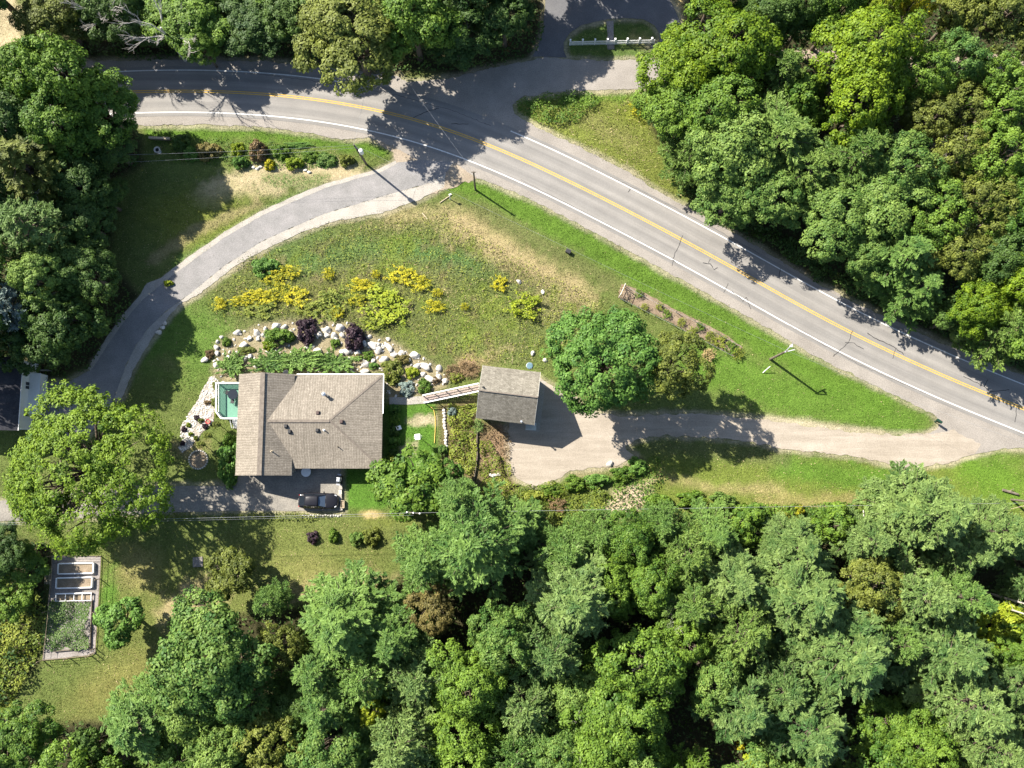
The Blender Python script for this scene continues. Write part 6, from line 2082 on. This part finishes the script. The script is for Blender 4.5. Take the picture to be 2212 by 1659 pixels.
# ------------------------------------------------------------------ leafy cover and grass
def leafy_cover(name, poly, dens, hgt, leaf, mat, label, scale=1.6, rows=None, kind="stuff", cat="plants"):
    """ground-hugging leaves over hummocks"""
    global RNG
    RNG = np.random.default_rng(abs(hash(label)) % 1000 if False else len(label) * 7 + 3)
    P = np.array([at(*p)[:2] for p in poly])
    lo, hi = P.min(0), P.max(0)
    n = int(np.prod(hi - lo) * dens)
    q = RNG.uniform(lo, hi, (n, 2))
    sd = sd_poly(q[:, 0], q[:, 1], [tuple(p) for p in P]) + (vnoise(q[:, 0], q[:, 1], 1.2, 8) - .5) * 1.2
    q = q[sd > 0]
    n = len(q)
    hm = np.clip(vnoise(q[:, 0], q[:, 1], scale, 61) * 1.5 - .25 + .5 * (vnoise(q[:, 0], q[:, 1], scale * .35, 62) - .5), .05, 1.15)
    if rows is not None:
        hm = hm * np.clip(np.sin((q[:, 0] * rows[0] + q[:, 1] * rows[1]) * rows[2]) * .8 + .6, .05, 1.1)
    z = hm * hgt * np.sqrt(RNG.uniform(.3, 1, n))
    e = .25
    gxx = (vnoise(q[:, 0] + e, q[:, 1], scale, 61) - vnoise(q[:, 0] - e, q[:, 1], scale, 61)) / (2 * e) * hgt * 1.5
    gyy = (vnoise(q[:, 0], q[:, 1] + e, scale, 61) - vnoise(q[:, 0], q[:, 1] - e, scale, 61)) / (2 * e) * hgt * 1.5
    nn = norm(np.stack([-gxx, -gyy, np.ones(n)], 1) + RNG.normal(size=(n, 3)) * .5)
    t = vnoise(q[:, 0], q[:, 1], 1.1, 63) * .7 + .15 + RNG.normal(0, .16, n)
    me = leaf_mesh(name, np.stack([q[:, 0], q[:, 1], z], 1), nn, RNG.uniform(*leaf, n), .6, t, None, mat)
    return tag(link_mesh(name, me), label, cat, kind=kind)


leafy_cover("squash_vines", [(968, 880), (1026, 872), (1030, 905), (1032, 940), (1030, 1010), (1010, 1030), (975, 985), (966, 930)], 75, .75, (.08, .17), M['vine'], "tangled yellow-green vines between the house lawn and the garage", 1.0)
leafy_cover("bean_rows", [(1036, 955), (1058, 950), (1082, 985), (1104, 1010), (1100, 1030), (1040, 1028)], 75, .8, (.07, .14), M['vine'], "rows of yellow-green garden plants below the garage", .9, (1, .25, 3.6))
leafy_cover("brown_weeds", [(1034, 905), (1066, 912), (1100, 945), (1104, 1000), (1080, 985), (1060, 945), (1036, 950)], 45, .45, (.06, .12), M['rust'], "reddish-brown weeds on the mulch below the garage", .8)
leafy_cover("vine_thicket", [(1020, 1062), (1050, 1030), (1110, 1036), (1155, 1055), (1225, 1040), (1290, 1050), (1330, 1070), (1300, 1110), (1240, 1150), (1150, 1120), (1060, 1140), (1020, 1100)], 60, .9, (.08, .16), M['vine'], "yellow-green thicket of vines above the lower woods", 1.5)
leafy_cover("bank_weeds", [(1330, 1020), (1420, 985), (1440, 1030), (1400, 1060), (1440, 1090), (1500, 1080), (1400, 1120), (1300, 1120), (1310, 1070)], 38, .7, (.07, .15), M['maple'], "green weeds on the bank beside the dirt patch", 1.2)
leafy_cover("left_thicket", [(-60, 1290), (60, 1260), (100, 1290), (98, 1380), (86, 1440), (50, 1490), (0, 1560), (-60, 1570)], 60, 1.3, (.09, .19), M['vine'], "yellow-green thicket left of the vegetable garden", 1.7)
leafy_cover("asparagus_patch", [(110, 1297), (197, 1298), (195, 1398), (118, 1405), (100, 1380)], 190, 1.0, (.05, .11), M['fern'], "hazy green asparagus patch inside the fenced garden", 1.3)
leafy_cover("garden_hedge", [(330, 1112), (560, 1108), (640, 1107), (738, 1112), (738, 1117), (560, 1122), (330, 1124)], 70, .5, (.06, .12), M['olive'], "low planting between the yard and the south lawn", .8)
leafy_cover("roadside_plants", [(350, 312), (480, 300), (620, 318), (760, 340), (740, 362), (600, 366), (480, 352), (380, 350)], 45, .4, (.06, .12), M['maple'], "low mixed planting between the roadside garden's bushes", .9)
leafy_cover("pulloff_weeds", [(1112, 222), (1150, 210), (1250, 198), (1300, 200), (1280, 235), (1250, 270), (1180, 268), (1140, 250)], 60, .8, (.07, .14), M['maple'], "tall green weeds at the pull-off's corner beyond the road", 1.1)
for k, (w, d) in enumerate(zip(WOODS, ("in the woods north of the road's left end", "in the woods left of the driveway", "in the upper right woods", "in the lower woods", "below the big maple at the left edge"))):
    # a denser band where the frame shows the floor
    clip = [(min(max(x, -160), 2380), min(max(y, -160), 1800)) for x, y in w]
    leafy_cover("undergrowth", clip, 13 if k != 3 else 7, 1.2, (.10, .24), M['dark'], f"dark leafy undergrowth {d}", 2.2)
for nm, poly, mm, lab in (("gap_undergrowth", [(1850, 1530), (1960, 1500), (2040, 1560), (2020, 1680), (1900, 1690), (1850, 1620)], 'maple', "bright undergrowth in the lower right gap of the woods"), ("edge_undergrowth", [(1560, 1090), (1880, 1085), (1890, 1150), (1700, 1180), (1560, 1150)], 'maple', "bright green undergrowth along the south-east lawn's edge"),
                          ("road_undergrowth", [(1440, 400), (1530, 450), (1660, 535), (1860, 650), (2060, 735), (2240, 805), (2240, 770), (2060, 700), (1860, 610), (1660, 490), (1500, 380)], 'dark', "dark undergrowth along the road below the upper right woods")):
    leafy_cover(nm, poly, 40, 1.2, (.09, .20), M[mm], lab, 1.8)

leafy_cover("meadow_weeds", [(520, 560), (700, 500), (960, 460), (1060, 520), (1300, 660), (1300, 690), (1180, 770), (1040, 780), (960, 770), (880, 740), (700, 680), (480, 690), (450, 660)], 15, .42, (.05, .12), M['vine'], "low weeds scattered over the rough meadow", .55)

# grass
rg = np.random.default_rng(99)
NG = 900000
gx_ = rg.uniform(-72, 74, NG)
gy_ = rg.uniform(-36, 70, NG)
px, py = to_px(gx_, gy_)
keep = (px > -60) & (px < 2270) & (py > -60) & (py < 1700)
for poly, m in [(SHOULDER, 0), (LDRIVE, 0), (LBAND, 2), (LBAND2, 1), (RDRIVE, 1), (SDRIVE, 0), (HOUSE, -4), (GARAGE, -4), (GARDEN, 0), (NBED, 3), (RBED, 4), (ROCKS, 10)]:
    sd = sd_poly(px, py, poly)
    jit = (vnoise(gx_, gy_, .7, 71) - .5) * 5
    keep &= sd < m + 1.5 + jit * (1 if m >= 0 else 0)
sd = sd_poly(px, py, LOOP_OUT)
keep &= sd < 1
for w in WOODS: keep &= sd_poly(px, py, w) < 25
gx_, gy_ = gx_[keep], gy_[keep]
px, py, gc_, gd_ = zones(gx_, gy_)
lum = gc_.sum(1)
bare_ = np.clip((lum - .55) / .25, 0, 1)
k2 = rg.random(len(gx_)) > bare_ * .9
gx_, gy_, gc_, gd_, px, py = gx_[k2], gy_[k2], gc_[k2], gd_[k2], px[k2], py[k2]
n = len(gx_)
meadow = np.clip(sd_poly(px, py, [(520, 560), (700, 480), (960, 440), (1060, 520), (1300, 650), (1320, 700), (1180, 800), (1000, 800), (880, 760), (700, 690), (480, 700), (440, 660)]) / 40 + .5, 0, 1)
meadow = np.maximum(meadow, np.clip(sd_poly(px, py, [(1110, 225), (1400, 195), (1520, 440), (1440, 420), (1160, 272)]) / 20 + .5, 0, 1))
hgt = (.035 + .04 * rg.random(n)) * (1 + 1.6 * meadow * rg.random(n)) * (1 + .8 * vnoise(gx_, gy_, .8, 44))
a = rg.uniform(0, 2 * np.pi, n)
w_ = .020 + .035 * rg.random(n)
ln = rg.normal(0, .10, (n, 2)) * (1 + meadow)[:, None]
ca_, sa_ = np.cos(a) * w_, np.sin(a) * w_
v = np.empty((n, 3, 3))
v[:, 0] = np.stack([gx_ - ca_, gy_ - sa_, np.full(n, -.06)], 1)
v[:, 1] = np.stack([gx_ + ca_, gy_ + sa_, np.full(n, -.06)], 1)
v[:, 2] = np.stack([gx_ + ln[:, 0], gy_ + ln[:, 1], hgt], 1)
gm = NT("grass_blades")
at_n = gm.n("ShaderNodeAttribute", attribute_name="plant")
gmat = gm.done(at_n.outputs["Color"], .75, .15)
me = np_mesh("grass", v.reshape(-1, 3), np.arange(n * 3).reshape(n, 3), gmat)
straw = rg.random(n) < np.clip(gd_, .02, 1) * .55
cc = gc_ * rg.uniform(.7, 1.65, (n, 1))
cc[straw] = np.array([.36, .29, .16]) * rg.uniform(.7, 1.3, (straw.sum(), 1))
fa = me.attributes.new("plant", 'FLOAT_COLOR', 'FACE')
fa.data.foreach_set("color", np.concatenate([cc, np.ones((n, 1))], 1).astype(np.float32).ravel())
tag(link_mesh("grass", me), "mown and meadow grass on the lawns and verges", "grass", kind="stuff")
